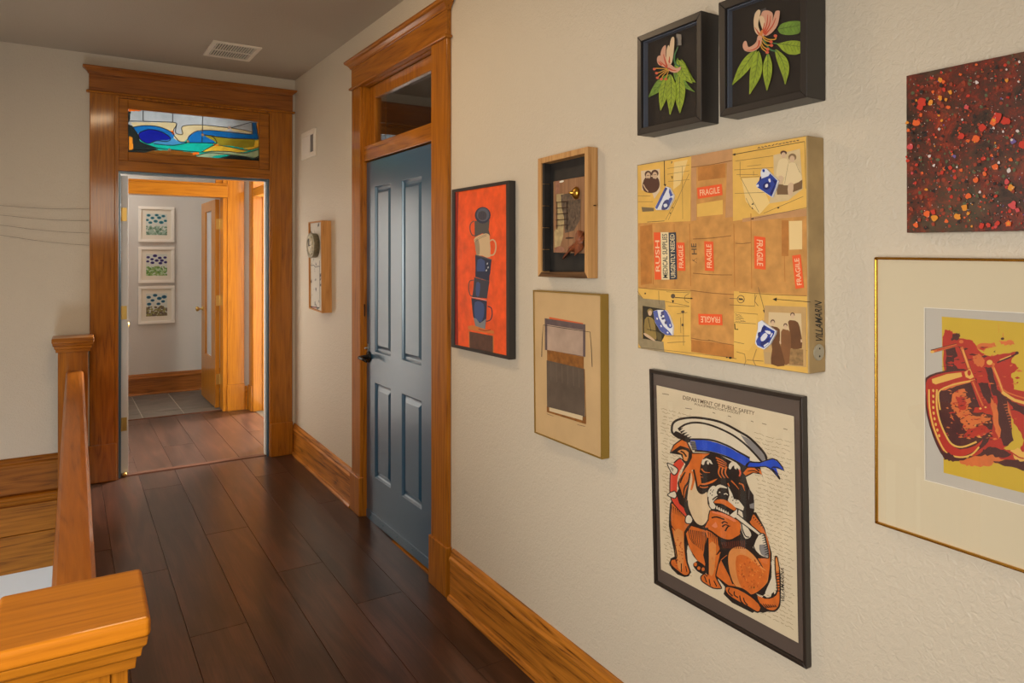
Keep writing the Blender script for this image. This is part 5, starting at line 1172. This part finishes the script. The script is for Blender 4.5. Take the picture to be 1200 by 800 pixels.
# spikes on the collar
for P_ in ([(120, 320), (220, 370), (248, 410), (215, 462), (180, 450), (150, 400)], [(120, 695), (205, 650), (232, 700), (215, 735), (180, 730)], [(330, 1000), (345, 940), (385, 930), (420, 980), (400, 1030), (350, 1030)]): A.poly(WH, P_, 2); A.line(BK, P_, .9, 2, closed=True)
A.line(BK, [(160, 370), (195, 400)], .6); A.line(BK, [(165, 390), (190, 420)], .6)
# knotted cloth and pipe
A.src(830, 600, 10)
A.poly(WH, [(385, 130), (430, 140), (500, 240), (495, 290), (440, 310), (410, 260), (385, 180)], 2); A.line(BK, [(390, 130), (405, 210), (440, 280), (480, 290)], 1.0, 3)
A.poly(WH, [(330, 30), (360, 30), (610, 240), (600, 270), (330, 70)]); A.line(BK, [(345, 20), (620, 250)], .9); A.line(BK, [(330, 75), (590, 272)], .9)
A.poly(WH, [(590, 260), (620, 245), (660, 280), (700, 400), (712, 520), (680, 535), (600, 500), (530, 420), (530, 390)], 2); A.line(BK, [(590, 260), (530, 395), (600, 500), (690, 535), (712, 515), (690, 380), (650, 250), (600, 262)], 1.1, 2)
A.poly(GRY, [(600, 380), (690, 400), (705, 520), (620, 490)], 2)
for i in range(9): A.line(BK, [(625+i*5, 280+i*27), (675+i*4, 265+i*27)], [.4, 1.3], same=i > 0)
for i in range(7): A.line(BK, [(500+i*22, 50+i*22), (520+i*22, 36+i*24)], [.3, 1.1], same=i > 0)
# hat
A.src(755, 425, 7.27)
A.poly(WH, [(235, 580), (240, 520), (290, 480), (440, 465), (600, 490), (800, 580), (950, 680), (1030, 790), (1040, 830), (1000, 850), (900, 840), (700, 700), (560, 660), (400, 650), (300, 640), (250, 610)], 2)
A.poly(GRY, [(820, 610), (960, 700), (1030, 790), (1020, 840), (990, 830), (930, 760)], 2)
A.line(BK, [(300, 640), (245, 600), (236, 560), (250, 510), (310, 478), (440, 466), (600, 490), (700, 525), (800, 580), (900, 640), (1000, 740), (1038, 800), (1030, 845), (940, 850), (880, 835)], 2.0, 4)
A.line(BK, [(290, 565), (350, 525), (440, 508), (560, 528), (700, 585), (800, 645), (900, 730), (1010, 850)], 1.7, 4)
for i in range(5): A.line(BK, [(295+i*16, 575+i*18), (330+i*18, 555+i*18)], [2.2, .4], same=i > 0)
A.poly(BK, [(270, 580), (330, 610), (400, 650), (380, 680), (300, 645), (255, 612)], 2)
A.poly(BLU, [(395, 655), (560, 665), (700, 710), (800, 765), (900, 815), (880, 890), (800, 840), (700, 790), (560, 750), (430, 740)], 2); A.line(BK, [(380, 650), (560, 655), (700, 700), (800, 755), (900, 810)], 1.5, 4); A.line(BK, [(430, 748), (560, 760), (700, 800), (800, 850), (875, 895)], 1.6, 4)
A.poly(GRY, [(395, 660), (435, 665), (450, 745), (410, 740)])
for i in range(5): A.line(BK, [(390+i*4, 680+i*14), (440+i*3, 684+i*14)], .6, same=i > 0)
A.src(845, 460, 7.27)
A.poly(BLU, [(205, 632), (240, 590), (330, 595), (440, 560), (500, 600), (538, 664), (480, 645), (470, 640), (505, 740), (440, 660), (380, 625), (300, 632)], 0); A.line(BK, [(208, 630), (240, 590), (330, 595), (440, 560), (500, 600), (538, 664), (480, 635), (430, 640), (480, 690), (503, 738), (440, 665), (380, 628), (300, 635), (208, 632)], 1.0, 2)
A.line(BK, [(240, 590), (210, 640)], 1.3)
A.done('bulldog_print', t)
b = B(); b.faces.new([b.verts.new((Xf+.003, *q)) for q in inset_q(I, -.001)]); obj('glass', b, GL, t, recalc=False)
# ================================================================== red speckled painting
Xf = WX-.030
Q = quad([(1062, 88.8), (1262, 47.5), (1262, 269), (1062.5, 272.6)], Xf)
t = thing('painting', 'unframed dark red painting speckled with orange and white drops at the right edge', 'painting', base_of(Q))
def speck_mat():
    m, nt, bs = new_mat('speckle_ground'); N = nt.nodes; L = nt.links
    tc = N.new('ShaderNodeTexCoord')
    n = N.new('ShaderNodeTexNoise'); n.inputs['Scale'].default_value = 18; n.inputs['Detail'].default_value = 12; n.inputs['Distortion'].default_value = .6; n.inputs['Roughness'].default_value = .82; L.new(tc.outputs['Object'], n.inputs['Vector'])
    cr = N.new('ShaderNodeValToRGB'); e = cr.color_ramp.elements; e[0].position = .37; e[0].color = rgb(36, 26, 22); e[1].position = .70; e[1].color = rgb(206, 76, 30)
    for p, c in ((.46, (72, 46, 34)), (.53, (98, 40, 28)), (.61, (142, 50, 28))): k = e.new(p); k.color = rgb(*c)
    L.new(n.outputs['Fac'], cr.inputs[0])
    n2 = N.new('ShaderNodeTexNoise'); n2.inputs['Scale'].default_value = 9; n2.inputs['Detail'].default_value = 4; mp = N.new('ShaderNodeMapping'); mp.inputs['Location'].default_value = (5, 3, 1); L.new(tc.outputs['Object'], mp.inputs[0]); L.new(mp.outputs[0], n2.inputs['Vector'])
    mr = N.new('ShaderNodeMapRange'); mr.inputs[1].default_value = .55; mr.inputs[2].default_value = .68; mr.inputs[4].default_value = .55; L.new(n2.outputs['Fac'], mr.inputs[0])
    mx = N.new('ShaderNodeMix'); mx.data_type = 'RGBA'; mx.inputs[7].default_value = rgb(84, 78, 56); L.new(mr.outputs[0], mx.inputs[0]); L.new(cr.outputs[0], mx.inputs[6])
    L.new(mx.outputs[2], bs.inputs['Base Color']); bs.inputs['Roughness'].default_value = .4; return m
b = B(); slab(b, Q, Xf, WB); obj('panel', b, speck_mat(), t, .001)
A = Art(Xf-.0003, 4e-6); r = random.Random(11)
C = [pm_('sp_red', 196, 48, 26), pm_('sp_orange', 226, 96, 34), pm_('sp_amber', 222, 140, 36), pm_('sp_white', 214, 200, 196), pm_('sp_lilac', 110, 88, 150), pm_('sp_olive', 86, 92, 62), pm_('sp_dark', 40, 28, 26), pm_('sp_rose', 206, 72, 74), pm_('sp_rust', 150, 56, 30)]
def inq(u, v): return (1062.4+199*u, (88.8-41*u)*(1-v)+(272.4-3.4*u)*v)
def blob(m, cx, cy, s, seed):
    q = random.Random(seed); n = 9; A.poly(m, [(cx+s*q.uniform(.6, 1.15)*math.cos(2*math.pi*i/n), cy+s*q.uniform(.6, 1.15)*math.sin(2*math.pi*i/n)) for i in range(n)], 2)
for i in range(1300):
    u, v = r.uniform(.01, .985), r.uniform(.01, .985); x, y = inq(u, v); m = r.choices(C, [4, 2, .7, 0, .5, 6, 8, .6, 16])[0]
    blob(m, x, y, min(r.expovariate(1/.8)+.4, 2.4, (1-u)*190+.3, u*190+.3, v*170+.3, (1-v)*170+.3), i)
for (x, y, s, c) in ((1103, 94, 3.8, 2), (1115, 108, 3.4, 2), (1103, 115, 4, 2), (1110, 117, 2.6, 2), (1092, 121, 4.4, 2), (1082, 120, 6.5, 0), (1079, 126, 5, 0), (1095, 108, 2.4, 1), (1113, 126, 3.2, 1), (1146, 97, 2.8, 3), (1181, 94.5, 3, 2), (1148, 90, 2.6, 8), (1075, 144, 5.5, 1), (1064.5, 144, 3, 2), (1134, 126, 4, 7), (1170, 138, 8, 0), (1180, 142, 7, 0), (1165, 144, 5, 1), (1152, 150, 6, 0), (1145, 163, 6.5, 1), (1128, 160, 5, 0), (1166, 141, 3, 2), (1129, 140.5, 1.8, 3), (1102, 151.5, 2, 3), (1166, 150, 2, 3), (1177, 154.5, 1.8, 3), (1194, 154, 2.4, 3), (1189, 166, 4, 4), (1187, 164, 2, 3), (1196, 73, 2.2, 3), (1181, 82, 1.6, 3), (1195, 96, 2, 3), (1091, 183, 2.6, 3), (1096, 194, 2.2, 3), (1123, 196, 1.6, 3), (1115, 196.5, 3.6, 0), (1172, 191, 2.4, 3), (1154, 186, 4, 0), (1168, 196, 5.5, 1), (1155, 204, 3.2, 1), (1184, 200, 3.6, 3), (1186, 220, 5, 2), (1181, 213, 4, 7), (1150, 225, 2, 3), (1155, 230, 2.6, 1), (1188, 241, 6.5, 7), (1194, 246, 4, 7), (1183, 262, 5.5, 1), (1183, 262, 3, 2), (1160, 264, 4, 0), (1152, 264.5, 4.4, 0), (1170, 262, 4, 0), (1124, 254, 5.4, 2), (1132, 243, 5.6, 2), (1136, 230, 4.6, 1), (1096, 255, 5.4, 2), (1088, 251, 5, 1), (1095, 248, 4, 0), (1075, 264, 4.4, 1), (1136, 250, 2.6, 2), (1145, 211, 4, 1), (1068, 172, 5, 7), (1064, 184, 2, 0), (1200, 170, 6, 0), (1215, 120, 8, 0), (1230, 180, 7, 1), (1240, 230, 6, 2)):
    s = min(s*.82, abs(x-1062.6)+.2); blob(C[c], x, y, s, int(x*7+y))
for i in range(260):
    u, v = r.uniform(.01, .985), r.uniform(.01, .985); x, y = inq(u, v); A.ell(C[3], x, y, *[r.uniform(.25, .6)]*2, n=6, same=i > 0)
A.done('paint_drops', t)

# ================================================================== gold framed print with wide mat
Xf = WX-.020
Q = quad([(1024, 301), (1450, 306), (1450, 756), (1024.6, 613.2)], Xf)
t = thing('picture', 'gold framed yellow and red print in a wide cream mat at the right edge', 'picture', base_of(Q))
M_gold = plain('gold_metal', rgb(206, 156, 66), .25, metal=1)
I = inset_q(Q, .0055)
b = B(); ring(b, Q, I, Xf, WB); obj('frame', b, M_gold, t, .0022, seg=3)
Xm = Xf+.006
Mo = quad([(1082.6, 359.8), (1385, 376), (1385, 640), (1083.4, 562.6)], Xm)
b = B(); ring(b, inset_q(I, -.001), Mo, Xm, Xm+.0015, Xm+.003); obj('mat_board', b, pm_('cream_mat', 212, 199, 170, .8), t)
b = B(); ring(b, inset_q(Mo, -.0003), inset_q(Mo, .0016), Xm+.0003, Xm+.0022); obj('mat_bevel', b, pm_('bevel_white', 232, 226, 214, .7), t)
Xp = Xm+.0032
b = B(); slab(b, inset_q(I, .01), Xp, WB-.001); obj('paper', b, pm_('print_paper', 190, 184, 174, .8), t)
A = Art(Xp-.0002, 5e-6)
YE = plain('screen_yellow', rgb(206, 172, 46), .6, noise=.06, nscale=10); RE = plain('screen_red', rgb(182, 42, 26), .6, noise=.1, nscale=30); DKB = pm_('screen_dark', 74, 26, 24, noise=.2, nscale=60); OR = pm_('screen_orange', 216, 112, 52, noise=.12, nscale=50); LY = pm_('screen_pale', 226, 178, 84)
A.poly(YE, [(1103.6, 370.8), (1372, 391), (1372, 621), (1105.8, 553.6)])
A.src(1080, 360, 6.6667)
def rough(m, pts, amp, seed, n=5, same=False):
    q = random.Random(seed); out = []
    for i in range(len(pts)):
        a, c_ = pts[i], pts[(i+1) % len(pts)]
        for k in range(n): u = k/n; out.append((a[0]+(c_[0]-a[0])*u+(q.uniform(-amp, amp) if k else 0), a[1]+(c_[1]-a[1])*u+(q.uniform(-amp, amp) if k else 0)))
    A.poly(m, out, 0, same)
rough(RE, [(165, 240), (180, 180), (240, 185), (290, 240), (400, 260), (440, 330), (490, 370), (560, 380), (740, 350), (700, 420), (760, 470), (700, 520), (720, 640), (1300, 760), (1300, 1330), (900, 1290), (640, 1190), (300, 1150), (165, 1090), (180, 500)], 9, 1)
rough(DKB, [(185, 310), (250, 295), (280, 370), (250, 430), (290, 490), (190, 495)], 9, 2); rough(DKB, [(240, 210), (300, 200), (290, 250), (230, 260)], 7, 3)
rough(OR, [(440, 290), (560, 275), (590, 300), (500, 320), (490, 345), (430, 320)], 8, 4); rough(OR, [(600, 260), (700, 255), (730, 290), (650, 300)], 8, 5); A.line(OR, [(635, 200), (640, 250)], .7); A.line(OR, [(600, 130), (605, 200)], .3)
A.ell(DKB, 632, 245, 14, 10); rough(DKB, [(500, 480), (550, 460), (600, 690), (560, 690)], 7, 6)
rough(OR, [(400, 380), (460, 360), (500, 420), (470, 470), (410, 440)], 9, 7)
q = random.Random(77)
for i in range(190):
    x, y = q.uniform(180, 760), q.uniform(300, 1080); l = q.uniform(12, 60); w_ = q.uniform(3, 11); sx = q.choice((1, 1, -1)); m_ = q.choice((DKB, DKB, RE, OR, RE))
    if x > 180+(y-300)*.9+420: continue
    A.poly(m_, [(x, y), (x+l*.5, y-w_), (x+l*sx, y+q.uniform(-8, 8)), (x+l*.4, y+w_)], 0, same=i % 12 > 0)
# left handle bar and post
A.line(DKB, [(75, 345), (180, 318), (290, 290)], 4.2); A.line(OR, [(75, 348), (180, 320), (290, 290)], 3.0); A.ell(LY, 84, 348, 16, 10); A.line(RE, [(120, 335), (280, 296)], 1.2)
A.ell(RE, 305, 280, 32, 28); A.ell(OR, 310, 268, 18, 14); A.line(DKB, [(310, 310), (345, 400), (375, 490)], 4.6); A.line(OR, [(312, 310), (345, 400), (375, 490)], 3.6); A.line(LY, [(322, 330), (368, 470)], 1.2)
# right handle
rough(RE, [(500, 400), (600, 370), (750, 345), (765, 360), (600, 440), (480, 470)], 5, 8); A.line(DKB, [(590, 432), (680, 395), (752, 358)], 1.8); A.line(LY, [(610, 412), (700, 376)], 1.2); A.ell(DKB, 746, 356, 14, 12); A.ell(LY, 532, 430, 24, 20); A.ell(OR, 560, 445, 14, 12)
A.line(OR, [(555, 460), (600, 560), (640, 680), (680, 800), (720, 950)], 3.4, 3); A.line(LY, [(565, 470), (612, 590), (650, 700)], .9, 3)
# big curved rim
A.wm = 1.3
A.poly(DKB, [(25, 580), (60, 530), (180, 495), (330, 480), (430, 560), (430, 700), (520, 830), (560, 900), (520, 1050), (440, 1120), (380, 1160), (300, 1190), (200, 1180), (150, 1140), (90, 1010), (40, 840), (25, 700)], 2)
A.poly(RE, [(35, 590), (70, 545), (180, 510), (330, 495), (400, 500), (420, 570), (300, 590), (160, 630), (130, 720), (140, 850), (170, 960), (230, 1060), (300, 1110), (420, 1080), (480, 1030), (440, 1100), (380, 1140), (300, 1168), (210, 1160), (165, 1120), (105, 1000), (55, 840), (38, 700)], 2)
A.poly(LY, [(80, 560), (200, 520), (310, 508), (318, 540), (200, 575), (110, 602), (85, 590)], 0); A.poly(LY, [(335, 505), (380, 480), (410, 545), (380, 560), (345, 545)], 0); A.ell(RE, 372, 512, 14, 22)
A.poly(OR, [(150, 640), (250, 590), (420, 560), (425, 575), (270, 615), (170, 660)], 0); A.line(LY, [(145, 800), (132, 700), (148, 645), (260, 600), (420, 568)], 1.3, 3)
A.line(LY, [(58, 640), (62, 780), (90, 920), (140, 1050), (200, 1140), (300, 1170), (390, 1150), (450, 1090)], 1.5, 4)
A.line(LY, [(120, 640), (118, 760), (140, 880), (190, 1000), (240, 1070), (320, 1090), (430, 1050)], 1.6, 4); A.line(RE, [(90, 620), (86, 760), (108, 900), (150, 1010), (210, 1100)], 2.2, 4)
for i in range(9):
    y = 650+i*44; x = 82+max(0, (i-3))**1.7*3.0; A.ell(LY, x+10, y, 9, 13, -.2, 10, same=i > 0)
# interior
q = random.Random(5)
rough(DKB, [(160, 650), (300, 620), (420, 600), (470, 760), (560, 850), (500, 960), (430, 1030), (300, 1070), (230, 1030), (170, 900)], 10, 12)
rough(OR, [(260, 660), (340, 640), (380, 720), (360, 800), (400, 860), (300, 870), (250, 800), (230, 740)], 14, 13, 7); rough(RE, [(270, 690), (340, 700), (350, 790), (290, 820)], 12, 14, 6); rough(OR, [(300, 880), (480, 830), (540, 870), (460, 930), (340, 960)], 12, 15, 6); rough(RE, [(350, 960), (470, 920), (560, 960), (470, 1010), (330, 1020)], 10, 16, 6)
for i in range(150):
    x, y = q.uniform(190, 540), q.uniform(640, 1020); l = q.uniform(10, 46); w_ = q.uniform(2, 8); m_ = q.choice((DKB, DKB, RE, OR, LY if i % 5 == 0 else OR))
    A.poly(m_, [(x, y), (x+l*.5, y-w_), (x+l, y+q.uniform(-10, 10)), (x+l*.4, y+w_)], 0, same=i % 12 > 0)
A.line(RE, [(400, 570), (440, 680), (480, 790)], 4.5, 3); A.line(OR, [(400, 580), (450, 700), (490, 790)], 1.4, 3); rough(RE, [(420, 780), (560, 760), (580, 830), (400, 820)], 8, 17); A.ell(LY, 460, 790, 10, 8); A.ell(LY, 500, 780, 9, 7)
rough(DKB, [(440, 590), (520, 590), (560, 740), (520, 750)], 8, 18); rough(OR, [(540, 700), (600, 780), (640, 960), (600, 1030), (560, 900)], 10, 19, 6); rough(DKB, [(590, 640), (660, 700), (700, 900), (740, 1080), (640, 1080), (600, 880)], 9, 20)
for i in range(14): A.line(OR, [(640+i*7, 760+i*22), (668+i*7, 756+i*22)], .6, same=i > 0)
rough(DKB, [(640, 690), (760, 760), (1300, 960), (1300, 1100), (900, 900), (720, 800)], 9, 21); A.line(LY, [(630, 660), (720, 720), (800, 745), (1300, 900)], 2.6, 3); A.line(OR, [(640, 640), (740, 690), (1300, 850)], 1.2, 3)
rough(YE, [(700, 860), (760, 960), (800, 1040), (760, 1130), (640, 1100), (720, 1040)], 7, 22)
rough(DKB, [(170, 1120), (300, 1190), (440, 1150), (520, 1090), (640, 1110), (700, 1150), (560, 1190), (420, 1210), (260, 1200), (175, 1190)], 10, 23, 7); rough(OR, [(300, 1195), (420, 1160), (560, 1150), (640, 1200), (500, 1240), (380, 1240), (300, 1215)], 9, 24, 6)
rough(DKB, [(560, 1200), (800, 1180), (1300, 1300), (1300, 1380), (900, 1290), (650, 1240)], 9, 25); rough(LY, [(690, 1120), (760, 1100), (820, 1150), (800, 1200), (740, 1190)], 8, 26); A.line(RE, [(700, 1130), (760, 1170), (800, 1180)], 1.2, 2)
A.done('print', t)
b = B(); b.faces.new([b.verts.new((Xf+.003, *q)) for q in inset_q(I, -.001)]); obj('glass', b, GL, t, recalc=False)

# ================================================================== clock assemblage
T = .068; Xf = WX-T
Q = quad([(361.2, 260.2), (376.2, 258.3), (377, 366.8), (361.8, 361.4)], Xf)
t = thing('clock_box', 'narrow upright wooden box with round metal dial on the wall left of the blue door', 'wall art', base_of(Q))
b = B(); I = inset_q(Q, .009); ring(b, Q, I, Xf, WB); obj('frame', b, oak('z', rgb(206, 150, 88)[:3], rgb(150, 92, 42)[:3], 'honey_box', rough=.5, coat=.1), t, .001)
Xa = Xf+.012
m, nt, bs = new_mat('peeling_paint'); N = nt.nodes; L = nt.links
tc = N.new('ShaderNodeTexCoord'); n = N.new('ShaderNodeTexNoise'); n.inputs['Scale'].default_value = 18; n.inputs['Detail'].default_value = 8; cr = N.new('ShaderNodeValToRGB'); cr.color_ramp.elements[0].position = .36; cr.color_ramp.elements[0].color = (.03, .028, .025, 1); cr.color_ramp.elements[1].position = .42; cr.color_ramp.elements[1].color = (.66, .62, .54, 1)
L.new(tc.outputs['Object'], n.inputs['Vector']); L.new(n.outputs['Fac'], cr.inputs[0]); L.new(cr.outputs[0], bs.inputs['Base Color']); bs.inputs['Roughness'].default_value = .6
b = B(); slab(b, inset_q(Q, .008), Xa, WB-.001); obj('panel', b, m, t)
A = Art(Xa-.0003).src(350, 250, 6.16); A.scribble(INK, (82, 378), (152, 384), .7, 8, 4, 12); A.line(INK, [(84, 672), (150, 682)], 1.6); A.line(pm_('rust_red', 150, 50, 40), [(100, 676), (130, 680)], 1.2); A.line(INK, [(150, 340), (154, 680)], .5)
A.done('scratches', t)
dy, dz = onX(366.6, 287.5, Xf-.01)
b = B(); lathe(b, (Xa, dy, dz), (-1, 0, 0), [(0, .080), (.030, .082), (.036, .086), (.040, .084), (.040, .070), (.034, .066), (.034, .001)], n=36); dl = obj('dial', b, pm_('pewter', 150, 142, 118, .35, metal=.7, noise=.3, nscale=60), t, 0, True)
b = B(); lathe(b, (Xa-.035, dy, dz), (-1, 0, 0), [(0, .060), (.004, .058), (.010, .040), (.013, .02), (.014, .001)], n=30); obj('dial_face', b, pm_('dial_cream', 206, 196, 166, .4, noise=.4, nscale=50), dl, 0, True)
b = B(); box(b, Xa-.052, Xa-.048, dy-.003, dy+.003, dz-.006, dz+.045); box(b, Xa-.052, Xa-.048, dy-.028, dy+.004, dz-.003, dz+.003); obj('clock_hands', b, INK, dl)

# ================================================================== three small white framed prints in the bathroom
def small(pxa, pya, pxb, pyb, label, seed, col, grass, ppl):
    Yf = FY-.022; x0, z1 = onY(pxa, pya, Yf); x1, z0 = onY(pxb, pyb, Yf)
    t = thing('framed_print', label, 'picture', ((x0+x1)/2, FY, z0), 'three small white framed flower prints')
    wf = pm_('white_frame', 226, 222, 214, .4); b = B(); w = .030
    for (a, c_, d, e) in ((x0, x1, z1-w, z1), (x0, x1, z0, z0+w), (x0, x0+w, z0+w, z1-w), (x1-w, x1, z0+w, z1-w)): box(b, a, c_, Yf, FY-.0015, d, e)
    obj('frame', b, wf, t, .002)
    b = B(); box(b, x0+w-.002, x1-w+.002, FY-.012, FY-.002, z0+w-.002, z1-w+.002); obj('mat_board', b, pm_('ivory_mat', 216, 210, 196, .8), t)
    iw = (x1-x0); mx0, mx1 = x0+.215*iw, x1-.205*iw; mz1, mz0 = z1-.2*(z1-z0), z0+.2*(z1-z0)
    b = B(); mats = [pm_('wash_pale', 196, 202, 196, .8)] + [pm_('p%s%d' % (seed, i), *c, .8) for i, c in enumerate(grass+col)]
    def F(pts, mi, k): 
        try: b.faces.new([b.verts.new((x, FY-.0123-k*5e-5, z)) for x, z in pts]).material_index = mi
        except ValueError: pass
    F([(mx0, mz0), (mx1, mz0), (mx1, mz1), (mx0, mz1)], 0, 0)
    q = random.Random(seed); W, H_ = mx1-mx0, mz1-mz0; ng = len(grass)
    for i in range(150):
        u, v = q.random(), q.random()**1.3*.42; s = q.uniform(.008, .02); c0 = (mx0+W*u, mz0+H_*v)
        F([(min(max(c0[0]+s*math.cos(a)*q.uniform(.5, 1), mx0), mx1), max(mz0, c0[1]+s*.7*math.sin(a))) for a in [i_*math.pi/3 for i_ in range(6)]], 1+q.randrange(ng), 1+i*.05)
    for j, (u, v, s) in enumerate(ppl):
        c0 = (mx0+W*u, mz1-H_*v)
        for k2, (sc_, mi) in enumerate(((1, 1+ng), (.6, 2+ng))):
            F([(min(max(c0[0]+s*W*sc_*math.cos(a), mx0), mx1), min(c0[1]+s*W*.72*sc_*math.sin(a), mz1)) for a in [i_*math.pi/6 for i_ in range(12)]], mi, 9+j*.2+k2*.1)
    bmesh.ops.recalc_face_normals(b, faces=b.faces)
    obj('print', b, mats, t, recalc=False)
small(162, 241.4, 204.5, 283.8, 'topmost of the three white framed prints, teal flowers over pale ground', 3, [(70, 140, 150), (36, 84, 104)], [(120, 150, 130), (150, 175, 160), (90, 120, 100)], [(.12, .08, .1), (.5, .06, .1), (.82, .1, .1), (.3, .2, .1), (.62, .18, .11), (.05, .3, .09), (.45, .35, .11), (.72, .4, .12), (.92, .32, .09), (.2, .42, .1)])
small(162, 289, 204.5, 331, 'middle of the three white framed prints, violet flowers over green', 4, [(74, 66, 132), (40, 34, 84)], [(90, 134, 66), (130, 160, 96), (160, 190, 150)], [(.42, .08, .11), (.1, .15, .09), (.65, .18, .1), (.9, .16, .09), (.28, .24, .09), (.5, .3, .1), (.08, .34, .08), (.75, .3, .1), (.3, .4, .1), (.68, .42, .1), (.93, .38, .09)])
small(162, 335.4, 204.8, 378.2, 'lowest of the three white framed prints, blue flowers on tall olive stems', 5, [(50, 110, 134), (30, 72, 100)], [(120, 112, 76), (96, 88, 70), (140, 140, 90), (104, 92, 84)], [(.42, .08, .11), (.12, .16, .11), (.85, .16, .13), (.62, .22, .12), (.3, .3, .1), (.8, .36, .1), (.14, .46, .11), (.58, .46, .1)])
# daylight window behind the camera, ceiling lamps, added left fill, stairwell window, side room window
WARM = (1, .72, .44); NEUT = (1, .93, .84); COOL = (.86, .93, 1)
area('window_daylight', (.62, -2.44, 2.3), (.5, 4, 1.4), .8, .75, 18, (1, .86, .68))
area('left_window', (-1.08, .75, 1.35), (1.5, 2.3, .65), 1.9, 1.3, 57, (1, .97, .90)).data.spread = 2.3  # unseen area light added on the left to brighten the picture wall
area('hall_lamp', (.25, 3.0, 2.82), (.75, 3.0, 0), .4, .4, 17, WARM)
area('lower_stair_window', (-.55, 1.7, -1.4), (-.55, 5.3, -.9), .9, 1.0, 34, COOL)
area('side_room_window', (3.12, 7.30, 1.95), (.4, 5.95, 1.75), .55, 1.0, 420, (1, .96, .9))
area('far_hall_lamp', (-.2, 6.2, 2.8), (-.2, 6.2, 0), .5, .5, 18, NEUT)
area('bathroom_lamp', (.2, 7.9, 2.8), (.7, 8.1, 0), .6, .4, 14, NEUT)
w = bpy.data.worlds.new('world'); scene.world = w; w.use_nodes = True
w.node_tree.nodes['Background'].inputs[0].default_value = (.6, .65, .7, 1); w.node_tree.nodes['Background'].inputs[1].default_value = .2
scene.view_settings.view_transform = 'Standard'; scene.view_settings.look = 'None'; scene.view_settings.gamma = 1; scene.view_settings.exposure = 0
scene.view_settings.use_curve_mapping = False
scene.cycles.max_bounces = 10; scene.cycles.diffuse_bounces = 5; scene.cycles.transparent_max_bounces = 16
